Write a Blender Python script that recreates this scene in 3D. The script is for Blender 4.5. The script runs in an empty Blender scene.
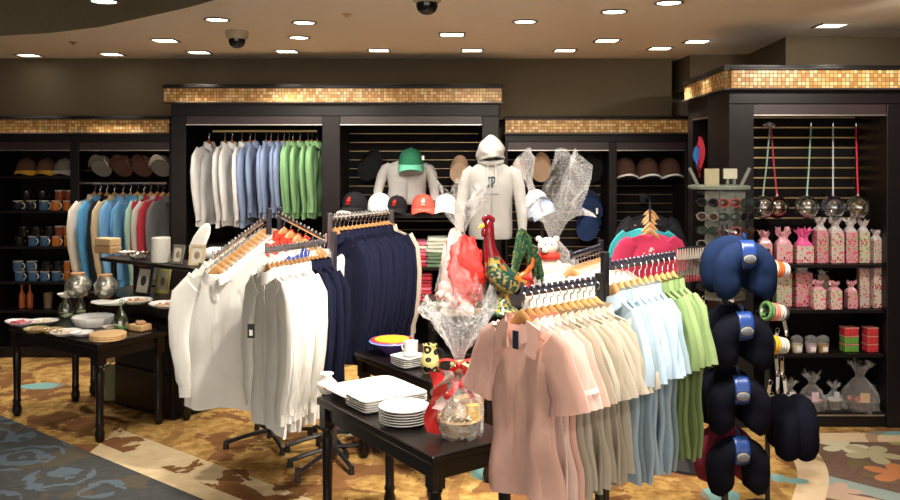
import bpy, math, random
from mathutils import Vector, Matrix
R = random.Random(7)
sc = bpy.context.scene
COL = sc.collection
PI = math.pi

# ------------------------------------------------------------ camera, light, exposure
F = 860.0; HC = 1.75; HY = 152.0          # focal length in px, eye height, horizon row
cam_d = bpy.data.cameras.new('camera'); cam = bpy.data.objects.new('camera', cam_d); COL.objects.link(cam)
cam.location = (0, 0, HC); cam.rotation_euler = (PI/2, 0, 0)
cam_d.sensor_width = 36; cam_d.lens = F/900*36; cam_d.shift_y = -(250-HY)/900
cam_d.clip_start = .05
sc.camera = cam
sc.view_settings.view_transform = 'Standard'; sc.view_settings.look = 'None'
sc.view_settings.gamma = 1; sc.view_settings.exposure = 1.2
sc.cycles.use_denoising = True
sc.cycles.max_bounces = 8; sc.cycles.transparent_max_bounces = 24
world = bpy.data.worlds.new('world'); sc.world = world; world.use_nodes = True
world.node_tree.nodes['Background'].inputs[0].default_value = (1.0, .88, .74, 1)
world.node_tree.nodes['Background'].inputs[1].default_value = 1.25
SPOT_W = 34.0; SPOT_COL = (1.0, .91, .80)
CEIL = 2.56

# ------------------------------------------------------------ helpers
def P(x, y, D): return Vector(((x-450)/F*D, D, HC-(y-HY)/F*D))
def onz(x, y, z):
    D = (HC-z)*F/(y-HY); return Vector(((x-450)/F*D, D, z))

class S:                                   # socket arithmetic
    nt = None
    def __init__(s, k): s.k = k
    @staticmethod
    def m(op, a, b=None, c=None):
        n = S.nt.nodes.new('ShaderNodeMath'); n.operation = op
        for i, q in enumerate((a, b, c)):
            if q is None: continue
            if isinstance(q, S): S.nt.links.new(q.k, n.inputs[i])
            else: n.inputs[i].default_value = q
        return S(n.outputs[0])
    def __add__(a, b): return S.m('ADD', a, b)
    def __radd__(a, b): return S.m('ADD', b, a)
    def __sub__(a, b): return S.m('SUBTRACT', a, b)
    def __rsub__(a, b): return S.m('SUBTRACT', b, a)
    def __mul__(a, b): return S.m('MULTIPLY', a, b)
    def __rmul__(a, b): return S.m('MULTIPLY', b, a)
    def __truediv__(a, b): return S.m('DIVIDE', a, b)
    def lt(a, b): return S.m('LESS_THAN', a, b)
    def gt(a, b): return S.m('GREATER_THAN', a, b)
    def floor(a): return S.m('FLOOR', a)
    def sqrt(a): return S.m('SQRT', a)
    def cos(a): return S.m('COSINE', a)
    def sin(a): return S.m('SINE', a)
    def abs(a): return S.m('ABSOLUTE', a)
    def fract(a): return S.m('FRACT', a)

def newmat(name):
    m = bpy.data.materials.new(name); m.use_nodes = True
    nt = m.node_tree; S.nt = nt
    return m, nt, nt.nodes['Principled BSDF']
def mixc(f, a, b):
    n = S.nt.nodes.new('ShaderNodeMix'); n.data_type = 'RGBA'
    for i, q in ((0, f), (6, a), (7, b)):
        if isinstance(q, S): S.nt.links.new(q.k, n.inputs[i])
        elif i == 0: n.inputs[0].default_value = q
        else: n.inputs[i].default_value = (*q, 1) if len(q) == 3 else q
    return S(n.outputs[2])
def noise(scale, detail=3, vec=None, rough=.5, dist=0):
    n = S.nt.nodes.new('ShaderNodeTexNoise'); n.inputs['Scale'].default_value = scale
    n.inputs['Detail'].default_value = detail; n.inputs['Roughness'].default_value = rough
    n.inputs['Distortion'].default_value = dist
    if vec is None:
        tc = S.nt.nodes.new('ShaderNodeTexCoord'); vec = tc.outputs['Object']
    S.nt.links.new(vec, n.inputs['Vector']); return n
def ramp(s, stops, const=False):
    n = S.nt.nodes.new('ShaderNodeValToRGB'); S.nt.links.new(s.k if isinstance(s, S) else s, n.inputs[0])
    if const: n.color_ramp.interpolation = 'CONSTANT'
    e = n.color_ramp.elements
    while len(e) < len(stops): e.new(.5)
    for q, (p, c) in zip(e, stops): q.position = p; q.color = (*c, 1)
    return S(n.outputs[0])
def bump(b, h, dist=.002, strength=.5):
    n = S.nt.nodes.new('ShaderNodeBump'); n.inputs['Distance'].default_value = dist; n.inputs['Strength'].default_value = strength
    S.nt.links.new(h.k if isinstance(h, S) else h, n.inputs['Height']); S.nt.links.new(n.outputs[0], b.inputs['Normal'])

MATS = {}
def mat(name, col, rough=.6, metal=0, var=.12, vs=30, bmp=0, bs=200, spec=.5, coat=0):
    if name in MATS: return MATS[name]
    m, nt, b = newmat(name)
    n = noise(vs)
    lo = tuple(c*(1-var) for c in col); hi = tuple(min(1, c*(1+var)) for c in col)
    nt.links.new(mixc(S(n.outputs[0]), lo, hi).k, b.inputs['Base Color'])
    b.inputs['Roughness'].default_value = rough; b.inputs['Metallic'].default_value = metal
    b.inputs['Specular IOR Level'].default_value = spec; b.inputs['Coat Weight'].default_value = coat
    if bmp:
        n2 = noise(bs, 2); bump(b, n2.outputs[0], bmp)
    MATS[name] = m; return m
def fabric(name, col, var=.08):
    name = 'fabric_'+name
    if name in MATS: return MATS[name]
    m, nt, b = newmat(name); tc = nt.nodes.new('ShaderNodeTexCoord')
    mp = nt.nodes.new('ShaderNodeMapping'); mp.inputs['Scale'].default_value = (1, 1, .22); nt.links.new(tc.outputs['Object'], mp.inputs[0])
    n1 = noise(12, 3); lo = tuple(c*(1-var) for c in col); hi = tuple(min(1, c*(1+var)) for c in col)
    nt.links.new(mixc(S(n1.outputs[0]), lo, hi).k, b.inputs['Base Color'])
    n2 = noise(10, 3, mp.outputs[0], .45, .5); n3 = noise(240, 2)
    bump(b, S(n2.outputs[0])*1.0+S(n3.outputs[0])*.05, .022, .42)
    b.inputs['Roughness'].default_value = .9; b.inputs['Specular IOR Level'].default_value = .15; b.inputs['Sheen Weight'].default_value = 0
    MATS[name] = m; return m

class MB:
    def __init__(s): s.v = []; s.f = []
    def add(s, vs, fs):
        o = len(s.v); s.v += [tuple(p) for p in vs]; s.f += [tuple(i+o for i in f) for f in fs]; return s
    def box(s, c, d, rz=0, mtx=None):
        x, y, z = (q/2 for q in d)
        vs = [Vector((a*x, b*y, e*z)) for e in (-1, 1) for b in (-1, 1) for a in (-1, 1)]
        M = Matrix.Translation(c) @ (mtx if mtx is not None else Matrix.Rotation(rz, 4, 'Z'))
        return s.add([M @ v for v in vs], [(0,2,3,1),(4,5,7,6),(0,1,5,4),(2,6,7,3),(0,4,6,2),(1,3,7,5)])
    def bx(s, x0, x1, y0, y1, z0, z1):
        return s.box(((x0+x1)/2, (y0+y1)/2, (z0+z1)/2), (abs(x1-x0), abs(y1-y0), abs(z1-z0)))
    def grid(s, fn, nu, nv, cu=False, caps=False):
        vs = []; fs = []
        nuu = nu if cu else nu+1
        for j in range(nv+1):
            for i in range(nuu): vs.append(Vector(fn(i/nu, j/nv)))
        for j in range(nv):
            for i in range(nu):
                a = j*nuu+i; b = j*nuu+(i+1) % nuu
                fs.append((a, b, b+nuu, a+nuu))
        if caps:
            fs.append(tuple(range(nuu))[::-1]); fs.append(tuple(nv*nuu+i for i in range(nuu)))
        return s.add(vs, fs)
    def lathe(s, prof, c=(0,0,0), n=20, mtx=None, jag=None):
        M = Matrix.Translation(c) @ (mtx or Matrix.Identity(4))
        k = len(prof)-1
        def fn(u, v):
            r, z = prof[round(v*k)]; a = u*2*PI
            if jag: r, z = jag(u, v, r, z)
            return M @ Vector((r*math.cos(a), r*math.sin(a), z))
        return s.grid(fn, n, k, True, True)
    def loft(s, pts, rad, n=10, up=(0,0,1), caps=True, sq=1.0, wob=None):
        pts = [Vector(p) for p in pts]; k = len(pts)-1; up = Vector(up)
        rad = [(r, r) if not isinstance(r, (tuple, list)) else r for r in rad]
        fr = []
        for i, p in enumerate(pts):
            t = (pts[min(i+1, k)]-pts[max(i-1, 0)]).normalized()
            a = t.cross(up)
            if a.length < 1e-3: a = t.cross(Vector((1, 0, 0))) if abs(t.x) < .9 else t.cross(Vector((0, 1, 0)))
            a.normalize(); b = a.cross(t).normalized(); fr.append((a, b))
        def fn(u, v):
            i = round(v*k); a, b = fr[i]; th = u*2*PI
            ca, sa = math.cos(th), math.sin(th)
            if sq != 1: ca = math.copysign(abs(ca)**sq, ca); sa = math.copysign(abs(sa)**sq, sa)
            q = pts[i]+a*(rad[i][0]*ca)+b*(rad[i][1]*sa)
            return wob(q, u, v) if wob else q
        return s.grid(fn, n, k, True, caps)
    def cyl(s, a, b, r, r2=None, n=12): return s.loft([a, b], [r, r if r2 is None else r2], n)
    def ball(s, c, r, n=14, m=8, wob=None):
        r = r if isinstance(r, (tuple, list)) else (r, r, r)
        def fn(u, v):
            th = u*2*PI; ph = (v*.998+.001)*PI
            k = wob(u, v) if wob else 1
            return (c[0]+r[0]*k*math.sin(ph)*math.cos(th), c[1]+r[1]*k*math.sin(ph)*math.sin(th), c[2]-r[2]*k*math.cos(ph))
        return s.grid(fn, n, m, True, True)
    def torus(s, c, Rr, r, n=20, m=8, mtx=None, a0=0, a1=2*PI):
        M = Matrix.Translation(c) @ (mtx or Matrix.Identity(4))
        full = abs(a1-a0-2*PI) < 1e-3
        def fn(u, v):
            th = a0+(a1-a0)*v; ph = u*2*PI
            q = Rr+r*math.cos(ph)
            return M @ Vector((q*math.cos(th), q*math.sin(th), r*math.sin(ph)))
        return s.grid(fn, m, n, True, not full)
    def mesh(s, name, m, smooth=True):
        me = bpy.data.meshes.new(name); me.from_pydata(s.v, [], s.f); me.update()
        if m: me.materials.append(m)
        if smooth:
            me.polygons.foreach_set('use_smooth', [True]*len(me.polygons))
            try: me.set_sharp_from_angle(angle=math.radians(42))
            except Exception: pass
        return me
    def build(s, name, m, parent=None, smooth=True, bevel=0, sub=0):
        o = bpy.data.objects.new(name, s.mesh(name, m, smooth)); COL.objects.link(o)
        if parent: o.parent = parent
        if bevel:
            q = o.modifiers.new('bevel', 'BEVEL'); q.width = bevel; q.segments = 2; q.limit_method = 'ANGLE'
        return o
USED = set()
def tag(o, label, cat, group=None, kind=None):
    if label: o['label'] = label
    if cat: o['category'] = cat
    if group: o['group'] = group
    if kind: o['kind'] = kind
    return o
def thing(name, label, cat, loc=(0,0,0), rz=0, group=None):
    o = bpy.data.objects.new(name, None); COL.objects.link(o); o.empty_display_size = .05
    o.location = loc; o.rotation_euler = (0, 0, rz)
    return tag(o, label, cat, group)
def struct(name, mb, m, smooth=False, bevel=0):
    o = mb.build(name, m, None, smooth, bevel); o['kind'] = 'structure'; return o
def copy_tree(o, parent=None):
    c = o.copy(); COL.objects.link(c); c.parent = parent
    for ch in list(o.children): copy_tree(ch, c)
    return c
PROTO = {}
def inst(key, make, label, loc, rz=0, group=None, rot=None, scale=None, label_cat=None):
    """first call places the original, later calls place copies with their own label"""
    if key not in PROTO:
        o = make(); PROTO[key] = o
    else: o = copy_tree(PROTO[key])
    o.location = loc; o.rotation_euler = rot if rot else (0, 0, rz)
    o.scale = (scale,)*3 if scale else (1, 1, 1)
    o['label'] = label
    if group: o['group'] = group
    elif 'group' in o: del o['group']
    return o
ORD = 'first second third fourth fifth sixth seventh eighth ninth tenth eleventh twelfth thirteenth fourteenth fifteenth sixteenth'.split()
def text_mesh(body, size, name, m, parent, loc, rot=(PI/2, 0, 0), ext=.001, width=1):
    cu = bpy.data.curves.new('t', 'FONT'); cu.body = body; cu.size = size; cu.extrude = ext; cu.align_x = 'CENTER'; cu.align_y = 'CENTER'
    t = bpy.data.objects.new('t', cu); COL.objects.link(t)
    bpy.context.view_layer.update()
    me = bpy.data.meshes.new_from_object(t.evaluated_get(bpy.context.evaluated_depsgraph_get()))
    bpy.data.objects.remove(t); me.materials.clear(); me.materials.append(m)
    o = bpy.data.objects.new(name, me); COL.objects.link(o); o.parent = parent; o.location = loc; o.rotation_euler = rot
    o.scale = (width, 1, 1)
    return o

# ------------------------------------------------------------ materials
ESP = mat('espresso_wood', (.007, .0045, .005), .42, 0, .35, 14, spec=.3)
ESP_IN = mat('dark_shelf_back', (.004, .0032, .0035), .7, 0, .3, 10, spec=.15)
PANEL = mat('header_wood', (.035, .019, .021), .4, 0, .3, 8)
TABLEW = mat('table_wood', (.007, .0042, .004), .30, 0, .4, 9, spec=.4)
CHROME = mat('chrome', (.85, .85, .88), .24, 1, .05)
GUN = mat('gunmetal', (.10, .10, .14), .3, .8, .2)
BRASS = mat('aged_brass_trim', (.75, .55, .28), .3, 1, .1)
SILVERTRIM = mat('silver_trim', (.55, .50, .46), .35, 1, .1)
WALLM = mat('olive_wall_paint', (.125, .095, .055), .85, 0, .1, 3, .001, 60)
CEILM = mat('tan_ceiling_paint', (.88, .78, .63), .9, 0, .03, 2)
HANG = mat('maple_hanger', (.64, .34, .13), .38, 0, .15, 30)
HANGR = mat('cedar_hanger', (.36, .12, .04), .45, 0, .15, 30)
BLACK = mat('black_plastic', (.012, .012, .014), .4)
def glassmat(name, col=(1,1,1), rough=.03, tr=.82):
    if name in MATS: return MATS[name]
    m, nt, b = newmat(name); out = nt.nodes['Material Output']
    t = nt.nodes.new('ShaderNodeBsdfTransparent'); t.inputs[0].default_value = (*col, 1)
    g = nt.nodes.new('ShaderNodeBsdfGlossy'); g.inputs['Roughness'].default_value = rough
    mx = nt.nodes.new('ShaderNodeMixShader')
    lw = nt.nodes.new('ShaderNodeLayerWeight'); lw.inputs[0].default_value = .35
    f = S.m('MINIMUM', S(lw.outputs['Facing'])*.7+(1-tr), .9)
    nt.links.new(f.k, mx.inputs[0]); nt.links.new(t.outputs[0], mx.inputs[1]); nt.links.new(g.outputs[0], mx.inputs[2])
    nt.links.new(mx.outputs[0], out.inputs[0]); MATS[name] = m; return m
def cellomat(name='cellophane', haze=.05):
    if name in MATS: return MATS[name]
    m, nt, b = newmat(name); out = nt.nodes['Material Output']
    t = nt.nodes.new('ShaderNodeBsdfTransparent'); t.inputs[0].default_value = (.97, .97, .97, 1)
    b.inputs['Base Color'].default_value = (.85, .85, .85, 1); b.inputs['Roughness'].default_value = .16
    b.inputs['Specular IOR Level'].default_value = 1.0
    n = noise(26, 4, rough=.65, dist=1.2); bump(b, n.outputs[0], .02, .9)
    cr = noise(34, 3, rough=.6, dist=2.5)
    c = S.m('ABSOLUTE', S(cr.outputs[0])-.5)
    crease = S.m('SUBTRACT', 1.0, S.m('MINIMUM', c*14.0, 1.0))
    lw = nt.nodes.new('ShaderNodeLayerWeight'); lw.inputs[0].default_value = .3
    f = S.m('MINIMUM', crease*.22+haze+S(lw.outputs['Facing'])*.22, .8)
    mx = nt.nodes.new('ShaderNodeMixShader')
    nt.links.new(f.k, mx.inputs[0]); nt.links.new(t.outputs[0], mx.inputs[1]); nt.links.new(b.outputs[0], mx.inputs[2])
    nt.links.new(mx.outputs[0], out.inputs[0]); MATS[name] = m; return m
GLASS = glassmat('clear_glass')
CELLO = cellomat(); CELLO_BRIGHT = cellomat('bright_cellophane', .12)

def mosaic():
    m, nt, b = newmat('mosaic_tile')
    tc = nt.nodes.new('ShaderNodeTexCoord'); sp = nt.nodes.new('ShaderNodeSeparateXYZ'); nt.links.new(tc.outputs['Object'], sp.inputs[0])
    k = 1/.0252
    u = (S(sp.outputs[0])+S(sp.outputs[1]))*k; v = S(sp.outputs[2])*k
    fu = u.floor(); fv = v.floor()
    cb = nt.nodes.new('ShaderNodeCombineXYZ'); nt.links.new(fu.k, cb.inputs[0]); nt.links.new(fv.k, cb.inputs[1])
    wn = nt.nodes.new('ShaderNodeTexWhiteNoise'); wn.noise_dimensions = '2D'; nt.links.new(cb.outputs[0], wn.inputs['Vector'])
    c = ramp(wn.outputs['Value'], [(0, (.55, .26, .07)), (.25, (.74, .43, .13)), (.5, (.86, .58, .24)), (.7, (.64, .34, .09)), (.85, (.90, .68, .36)), (.97, (.46, .44, .20))], True)
    e = S.m('MINIMUM', S.m('MINIMUM', u.fract(), 1.0-u.fract()), S.m('MINIMUM', v.fract(), 1.0-v.fract()))
    g = e.lt(.07)
    nt.links.new(mixc(g, c, (.16, .11, .06)).k, b.inputs['Base Color'])
    b.inputs['Roughness'].default_value = .25; b.inputs['Metallic'].default_value = 0
    nt.links.new((g*.5+.22+S(wn.outputs['Value'])*.2).k, b.inputs['Roughness'])
    bump(b, 1.0-g, .001, .6)
    return m
MOSAIC = mosaic()

def carpet():
    m, nt, b = newmat('patterned_carpet')
    tc = nt.nodes.new('ShaderNodeTexCoord'); sp = nt.nodes.new('ShaderNodeSeparateXYZ'); nt.links.new(tc.outputs['Object'], sp.inputs[0])
    x = S(sp.outputs[0]); y = S(sp.outputs[1])
    obj = tc.outputs['Object']
    wz = S(noise(9, 2, obj).outputs[0])-.5
    # gold field with rust blotches
    n1 = S(noise(2.6, 5, obj, .6, .6).outputs[0]); n2 = S(noise(13, 4, obj, .65).outputs[0])
    gold = ramp(n2, [(.3, (.22, .10, .03)), (.5, (.40, .235, .07)), (.72, (.60, .40, .15))])
    gold = mixc(S.m('MULTIPLY', ((n1+wz*.15).gt(.53)), .85), gold, (.17, .07, .03))
    def ell(px, py, rx, ry, rot=0.0):
        q = onz(px, py, 0); dx = x-q.x; dy = y-q.y; c, s_ = math.cos(rot), math.sin(rot)
        a = (dx*c+dy*s_)/rx; d = (dy*c-dx*s_)/ry
        return (a*a+d*d+wz*.8).lt(1.0)
    def flower(px, py, r, ph=0.0, n=5):
        q = onz(px, py, 0); dx = x-q.x; dy = y-q.y
        rr = (dx*dx+dy*dy).sqrt(); th = S.m('ARCTAN2', dy, dx)
        pet = S.m('ABSOLUTE', (th*(n/2)+ph).cos())*.62+.38
        return (rr+wz*.02).lt(pet*r)
    # right-hand brown floral field
    n3 = S(noise(22, 3, obj).outputs[0])
    brown = mixc(n3, (.13, .075, .055), (.21, .13, .10))
    green = (S(noise(5, 3, obj).outputs[0])).gt(.6)
    brown = mixc(green*.5, brown, (.17, .17, .05))
    a = onz(815, 441, 0); bq = onz(828, 500, 0)
    xl = a.x+(y-a.y)*((bq.x-a.x)/(bq.y-a.y))
    wav = ((y*5.0).sin())*.035
    inb = (x-xl+wav).gt(0)*y.lt(5.19)
    cream = (x-xl+wav).gt(-.17)*x.gt(1.3)*y.lt(5.36)
    col = mixc(cream, gold, mixc(n3, (.60, .44, .27), (.74, .58, .38)))
    rightc = brown
    sw = ell(858, 487, .42, .085, -.75); rightc = mixc(sw, rightc, (.28, .34, .31))
    sw2 = ell(862, 483, .34, .018, -.75); rightc = mixc(sw2, rightc, (.14, .10, .075))
    rightc = mixc(ell(850, 498, .2, .05, -.4), rightc, (.50, .36, .25))
    for (px, py, r, cc, ph) in ((842, 446, .15, (.60, .56, .38), .3), (873, 454, .17, (.45, .40, .24), 1.), (897, 474, .17, (.55, .22, .09), .2), (838, 490, .12, (.48, .33, .24), .7), (905, 440, .14, (.30, .30, .10), .3)):
        rightc = mixc(flower(px, py, r, ph), rightc, cc)
    col = mixc(inb, col, rightc)
    for (px, py, rx, ry) in ((42, 386, .16, .09), (490, 474, .10, .11), (352, 431, .12, .07), (777, 478, .06, .06), (797, 481, .06, .04), (888, 433, .13, .04), (720, 495, .1, .1)):
        col = mixc(ell(px, py, rx, ry), col, (.20, .38, .36))
    # brown veins
    vn = nt.nodes.new('ShaderNodeTexWave'); vn.inputs['Scale'].default_value = .55; vn.inputs['Distortion'].default_value = 9; vn.inputs['Detail'].default_value = 2; vn.inputs['Detail Scale'].default_value = 1.1
    nt.links.new(obj, vn.inputs['Vector'])
    vein = S(vn.outputs[1]).lt(.035)*(1.0-inb)
    col = mixc(vein*.6, col, (.25, .12, .045))
    # pale band then blue swirl carpet at the left front
    A = onz(0, 415, 0); B = onz(205, 500, 0); dr = (B-A).normalized()
    s_ = ((x-A.x)*dr.y-(y-A.y)*dr.x)     # metres to the near side
    band = s_.gt(-.34)*x.gt(-2.1)*(x.lt(.2))
    bandc = mixc(n2, (.45, .33, .18), (.80, .64, .40))
    leaf = (n1+wz*.2).gt(.545)*s_.lt(-.12)
    col = mixc(band*(1.0-leaf), col, bandc)
    vo = nt.nodes.new('ShaderNodeTexVoronoi'); vo.inputs['Scale'].default_value = 2.1; nt.links.new(obj, vo.inputs['Vector'])
    ds = S(vo.outputs['Distance'])
    wz2 = S(noise(3.2, 2, obj).outputs[0])-.5
    rings = ((ds*30.0+wz*9.0+wz2*16.0).sin()).gt(.30)*ds.lt(.46)
    bl = mixc(n3, (.040, .042, .042), (.085, .088, .085))
    bl = mixc(rings*.55, bl, (.13, .18, .23))
    bl = mixc((n1.gt(.56))*.6*(1.0-rings), bl, (.11, .085, .05))
    col = mixc(s_.gt(0.0), col, bl)
    nt.links.new(col.k, b.inputs['Base Color']); b.inputs['Roughness'].default_value = .95; b.inputs['Specular IOR Level'].default_value = .1
    bump(b, S(noise(300, 2, obj).outputs[0]), .003)
    return m

# ------------------------------------------------------------ the room
XL, XR, YB, YF = -4.6, 4.2, 7.75, -3.5
struct('floor', MB().bx(XL, XR, YF, YB+.1, -.1, 0), carpet())
# ceiling with a curved raised tray at the near left
edge = [(-40, 38), (0, 36), (50, 33), (100, 27), (150, 16), (190, 7), (215, 0), (240, -10), (262, -24)]
ed = [onz(x, y, CEIL) if y < HY else None for x, y in edge]
ed = [Vector(((x-450)/F*((CEIL-HC)*F/(HY-y)), (CEIL-HC)*F/(HY-y), CEIL)) for x, y in edge]
ed = [Vector((XL, ed[0].y+.05, CEIL))]+ed+[Vector((-.9, 3.0, CEIL)), Vector((-1.1, 2.2, CEIL)), Vector((-2.0, 1.5, CEIL)), Vector((XL, 1.2, CEIL))]
mb = MB(); n = len(ed)
for t in (0, .12):
    vs = [Vector((p.x, p.y, CEIL+t)) for p in ed]
    # strips from the edge outwards: back part, right part, front part
    top = [Vector((p.x, YB+.1, CEIL+t)) for p in ed[:8]]
    f0 = [(i, i+1, 8+i+1, 8+i) for i in range(7)]
    mb.add(vs[:8]+top, f0)
    rest = vs[7:]; far = [Vector((XR, YB+.1, CEIL+t))]+[Vector((XR, p.y, CEIL+t)) for p in rest[1:]]
    mb.add([Vector((vs[7].x, YB+.1, CEIL+t)), Vector((XR, YB+.1, CEIL+t))]+rest+far[1:],
           [(0, 1, 2+len(rest), 3, 2)]+[(2+i, 2+len(rest)+i-1, 2+len(rest)+i, 2+i+1) for i in range(1, len(rest)-1)])
    mb.add([Vector((XL, 1.2, CEIL+t)), Vector((XR, 1.2, CEIL+t)), Vector((XR, YF, CEIL+t)), Vector((XL, YF, CEIL+t))], [(0, 1, 2, 3)])
struct('ceiling', mb, CEILM)
mb = MB(); mb.grid(lambda u, v: (lambda q: (q.x, q.y, CEIL+v*.5))(ed[min(int(u*(n-1)+.5), n-1)]), n-1, 1)
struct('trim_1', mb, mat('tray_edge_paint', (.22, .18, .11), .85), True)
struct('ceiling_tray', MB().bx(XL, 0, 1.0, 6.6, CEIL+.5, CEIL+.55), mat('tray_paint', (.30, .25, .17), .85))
struct('wall_back', MB().bx(XL, XR, YB, YB+.1, 0, CEIL+.1), WALLM)
struct('wall_left', MB().bx(XL-.1, XL, YF, YB+.1, 0, CEIL+.6), WALLM)
struct('wall_right', MB().bx(XR, XR+.1, YF, YB+.1, 0, CEIL+.1), WALLM)
# soffit blocks above the cabinets
struct('wall_soffit', MB().bx(XL, 1.92, 7.45, YB+.01, 2.03, CEIL+.02), WALLM)
q1 = P(690, 55, 7.18); q2 = P(747, 54, 7.1); q3 = P(783, 38, 6.1)
mb = MB(); pl = [(q1.x, 7.18), (q2.x+.02, 7.12), (q3.x, 6.05), (XR, 6.05), (XR, YB), (q1.x, YB)]
mb.add([(a, b_, 2.27) for a, b_ in pl]+[(a, b_, CEIL+.02) for a, b_ in pl],
       [tuple(range(6))[::-1], tuple(range(6, 12))]+[(i, (i+1) % 6, 6+(i+1) % 6, 6+i) for i in range(6)])
struct('wall_soffit_right', mb, WALLM)

# ------------------------------------------------------------ ceiling fixtures
LENS = bpy.data.materials.new('lamp_lens'); LENS.use_nodes = True
b = LENS.node_tree.nodes['Principled BSDF']; b.inputs['Base Color'].default_value = (1, .95, .8, 1)
b.inputs['Emission Color'].default_value = (1, .93, .78, 1); b.inputs['Emission Strength'].default_value = 5
RIM = mat('dark_light_rim', (.20, .16, .11), .5)
def mk_round():
    t = thing('recessed_or_added_light', '', 'ceiling light')
    MB().lathe([(.058, 0), (.075, -.001), (.082, -.007), (.074, -.010), (.058, -.004)], n=28).build('trim_ring', RIM, t)
    MB().lathe([(.001, -.006), (.062, -.006), (.062, -.003), (.001, -.003)], n=24).build('lens', LENS, t)
    return t
def mk_square():
    t = thing('square_recessed_light', '', 'ceiling light')
    m_ = MB()
    for a in range(4):
        M = Matrix.Rotation(a*PI/2, 4, 'Z'); m_.box(M @ Vector((0, .083, -.004)), (.18, .014, .009), mtx=M)
    m_.build('trim_frame', RIM, t, False)
    MB().box((0, 0, -.002), (.152, .152, .003)).build('lens', LENS, t, False)
    return t
near = 'round ceiling downlight {}'
RL = [(217, 19, 'above the left dome camera'), (304, 22, 'right of centre-left, beside another just below it'), (299, 37, 'just below another near the dome camera'), (525, 21, 'alone to the right of the large dome camera'), (669, 2, 'at the top edge above the right bays'), (614, 11, 'left of the one at the top edge')]
SL = [(29, 55, 'leftmost of the back row'), (112, 54, 'second from the left in the back row'), (199, 52, 'back row, left of the small dome camera'), (165, 40, 'set forward above the left tall cabinet corner'), (287, 51, 'back row, above the left bay of the tall cabinet'), (379, 50, 'back row, above the middle post of the tall cabinet'), (452, 34, 'set forward below the large dome camera'), (472, 50, 'back row, above the hooded mannequin'), (565, 50, 'back row, above the beige hanging caps'), (607, 40, 'set forward above the right shelf bay'), (660, 48, 'back row, above the brown visored caps'), (697, 41, 'beside the corner of the right soffit'), (831, 25, 'alone in front of the right cabinet')]
def spot(loc, w, tgt=None, size=100, blend=.7):
    l = bpy.data.lights.new('downlight_or_added_lamp', 'SPOT'); l.energy = w; l.color = SPOT_COL; l.spot_size = math.radians(size); l.spot_blend = blend; l.shadow_soft_size = .05
    o = bpy.data.objects.new('downlight_or_added_lamp', l); COL.objects.link(o); o.location = loc
    if tgt is not None: o.rotation_euler = (Vector(tgt)-Vector(loc)).to_track_quat('-Z', 'Y').to_euler()
    return o
def cp(x, y): D = (CEIL-HC)*F/(HY-y); return Vector(((x-450)/F*D, D, CEIL))
for x, y, w in RL:
    p = cp(x, y); inst('rl', mk_round, 'added unseen ceiling downlight '+w, p, group='round ceiling downlights')
    spot(p-Vector((0, 0, .02)), SPOT_W*(.95 if x < 320 else .65), p+Vector((0, .85, -1)), 90)
for x, y, w in SL:
    p = cp(x, y); inst('sl', mk_square, 'flat slot ceiling light '+w, p, group='slot ceiling lights')
    # wall-washing lamps, tilted to the shelves
    back = y > 45
    spot(p-Vector((0, 0, .02)), SPOT_W*(1.15 if back else .8), p+Vector((0, -.22 if back else .15, -1)), 78 if back else 90)
# downlights added out of view to brighten racks, tables and fascia
for (x, y, w, pw, tg) in ((-.25, 3.85, 'above the level bar of white shirts', 3.0, (-.85, 4.45, .8)), (.75, 3.05, 'above the front dusty pink shirt', 1.7, (.62, 3.2, .9)), (.3, 2.7, 'in front of the dusty pink shirt', 1.2, (.45, 3.0, .8)), (1.5, 3.4, 'above the neck pillows', 1.6, (1.35, 4.2, .3)),
    (-1.85, 4.6, 'above the aisle left of the foreground table', 1.3, (-1.72, 4.85, 0)), (.1, 3.5, 'above the foreground table', 2.0, (-.1, 4.3, .5)), (-1.7, 1.0, 'at the left near the entrance', 1.5, (-1.7, 2, 0)), (1.05, 3.3, 'above the pale blue polo shirts', 2.6, (1.0, 3.5, .9)),
    (1.4, .9, 'at the right near the entrance', 1.5, (1.4, 2, 0)), (2.4, 4.3, 'above the flowered carpet', 1.5, (2.4, 5.4, 1.75)), (-2.6, 4.0, 'above the far left table', 1.2, (-2.5, 5.6, .4)), (.3, 4.4, 'above the glazed rooster', 2.2, (.15, 5.6, 1.2))):
    inst('rl', mk_round, 'added unseen ceiling downlight '+w, (x, y, CEIL), group='added unseen ceiling downlights')
    spot((x, y, CEIL-.02), SPOT_W*pw, tg, 36 if 'aisle' in w else 95)
def mk_dome():
    t = thing('dome_camera', '', 'security camera')
    MB().lathe([(.001, 0), (.075, 0), (.078, -.015), (.07, -.05), (.06, -.055), (.001, -.055)], n=24).build('housing', mat('camera_housing', (.45, .38, .28), .5), t)
    MB().lathe([(.056, -.055), (.055, -.075), (.045, -.098), (.025, -.112), (.001, -.117)], n=24).build('dark_dome', mat('smoked_dome', (.01, .01, .01), .08), t)
    return t
inst('dome', mk_dome, 'small black dome security camera at the left of the ceiling', cp(237, 31))
inst('dome', mk_dome, 'large black dome security camera at the top centre', cp(427, -8), scale=1.0)
t = MB().lathe([(.001, 0), (.03, 0), (.028, -.004), (.012, -.007), (.01, -.02), (.001, -.021)], n=16).build('sprinkler_head', RIM)
t.location = cp(73, 42); tag(t, 'small round sprinkler cap in the ceiling at far left', 'sprinkler')
t = MB().lathe([(.001, 0), (.03, 0), (.028, -.004), (.012, -.007), (.01, -.02), (.001, -.021)], n=16).build('smoke_sensor', mat('beige_sensor', (.5,.36,.22), .6))
t.location = cp(347, 14); tag(t, 'tiny flat sensor in the ceiling beside the large dome camera', 'sensor')

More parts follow.
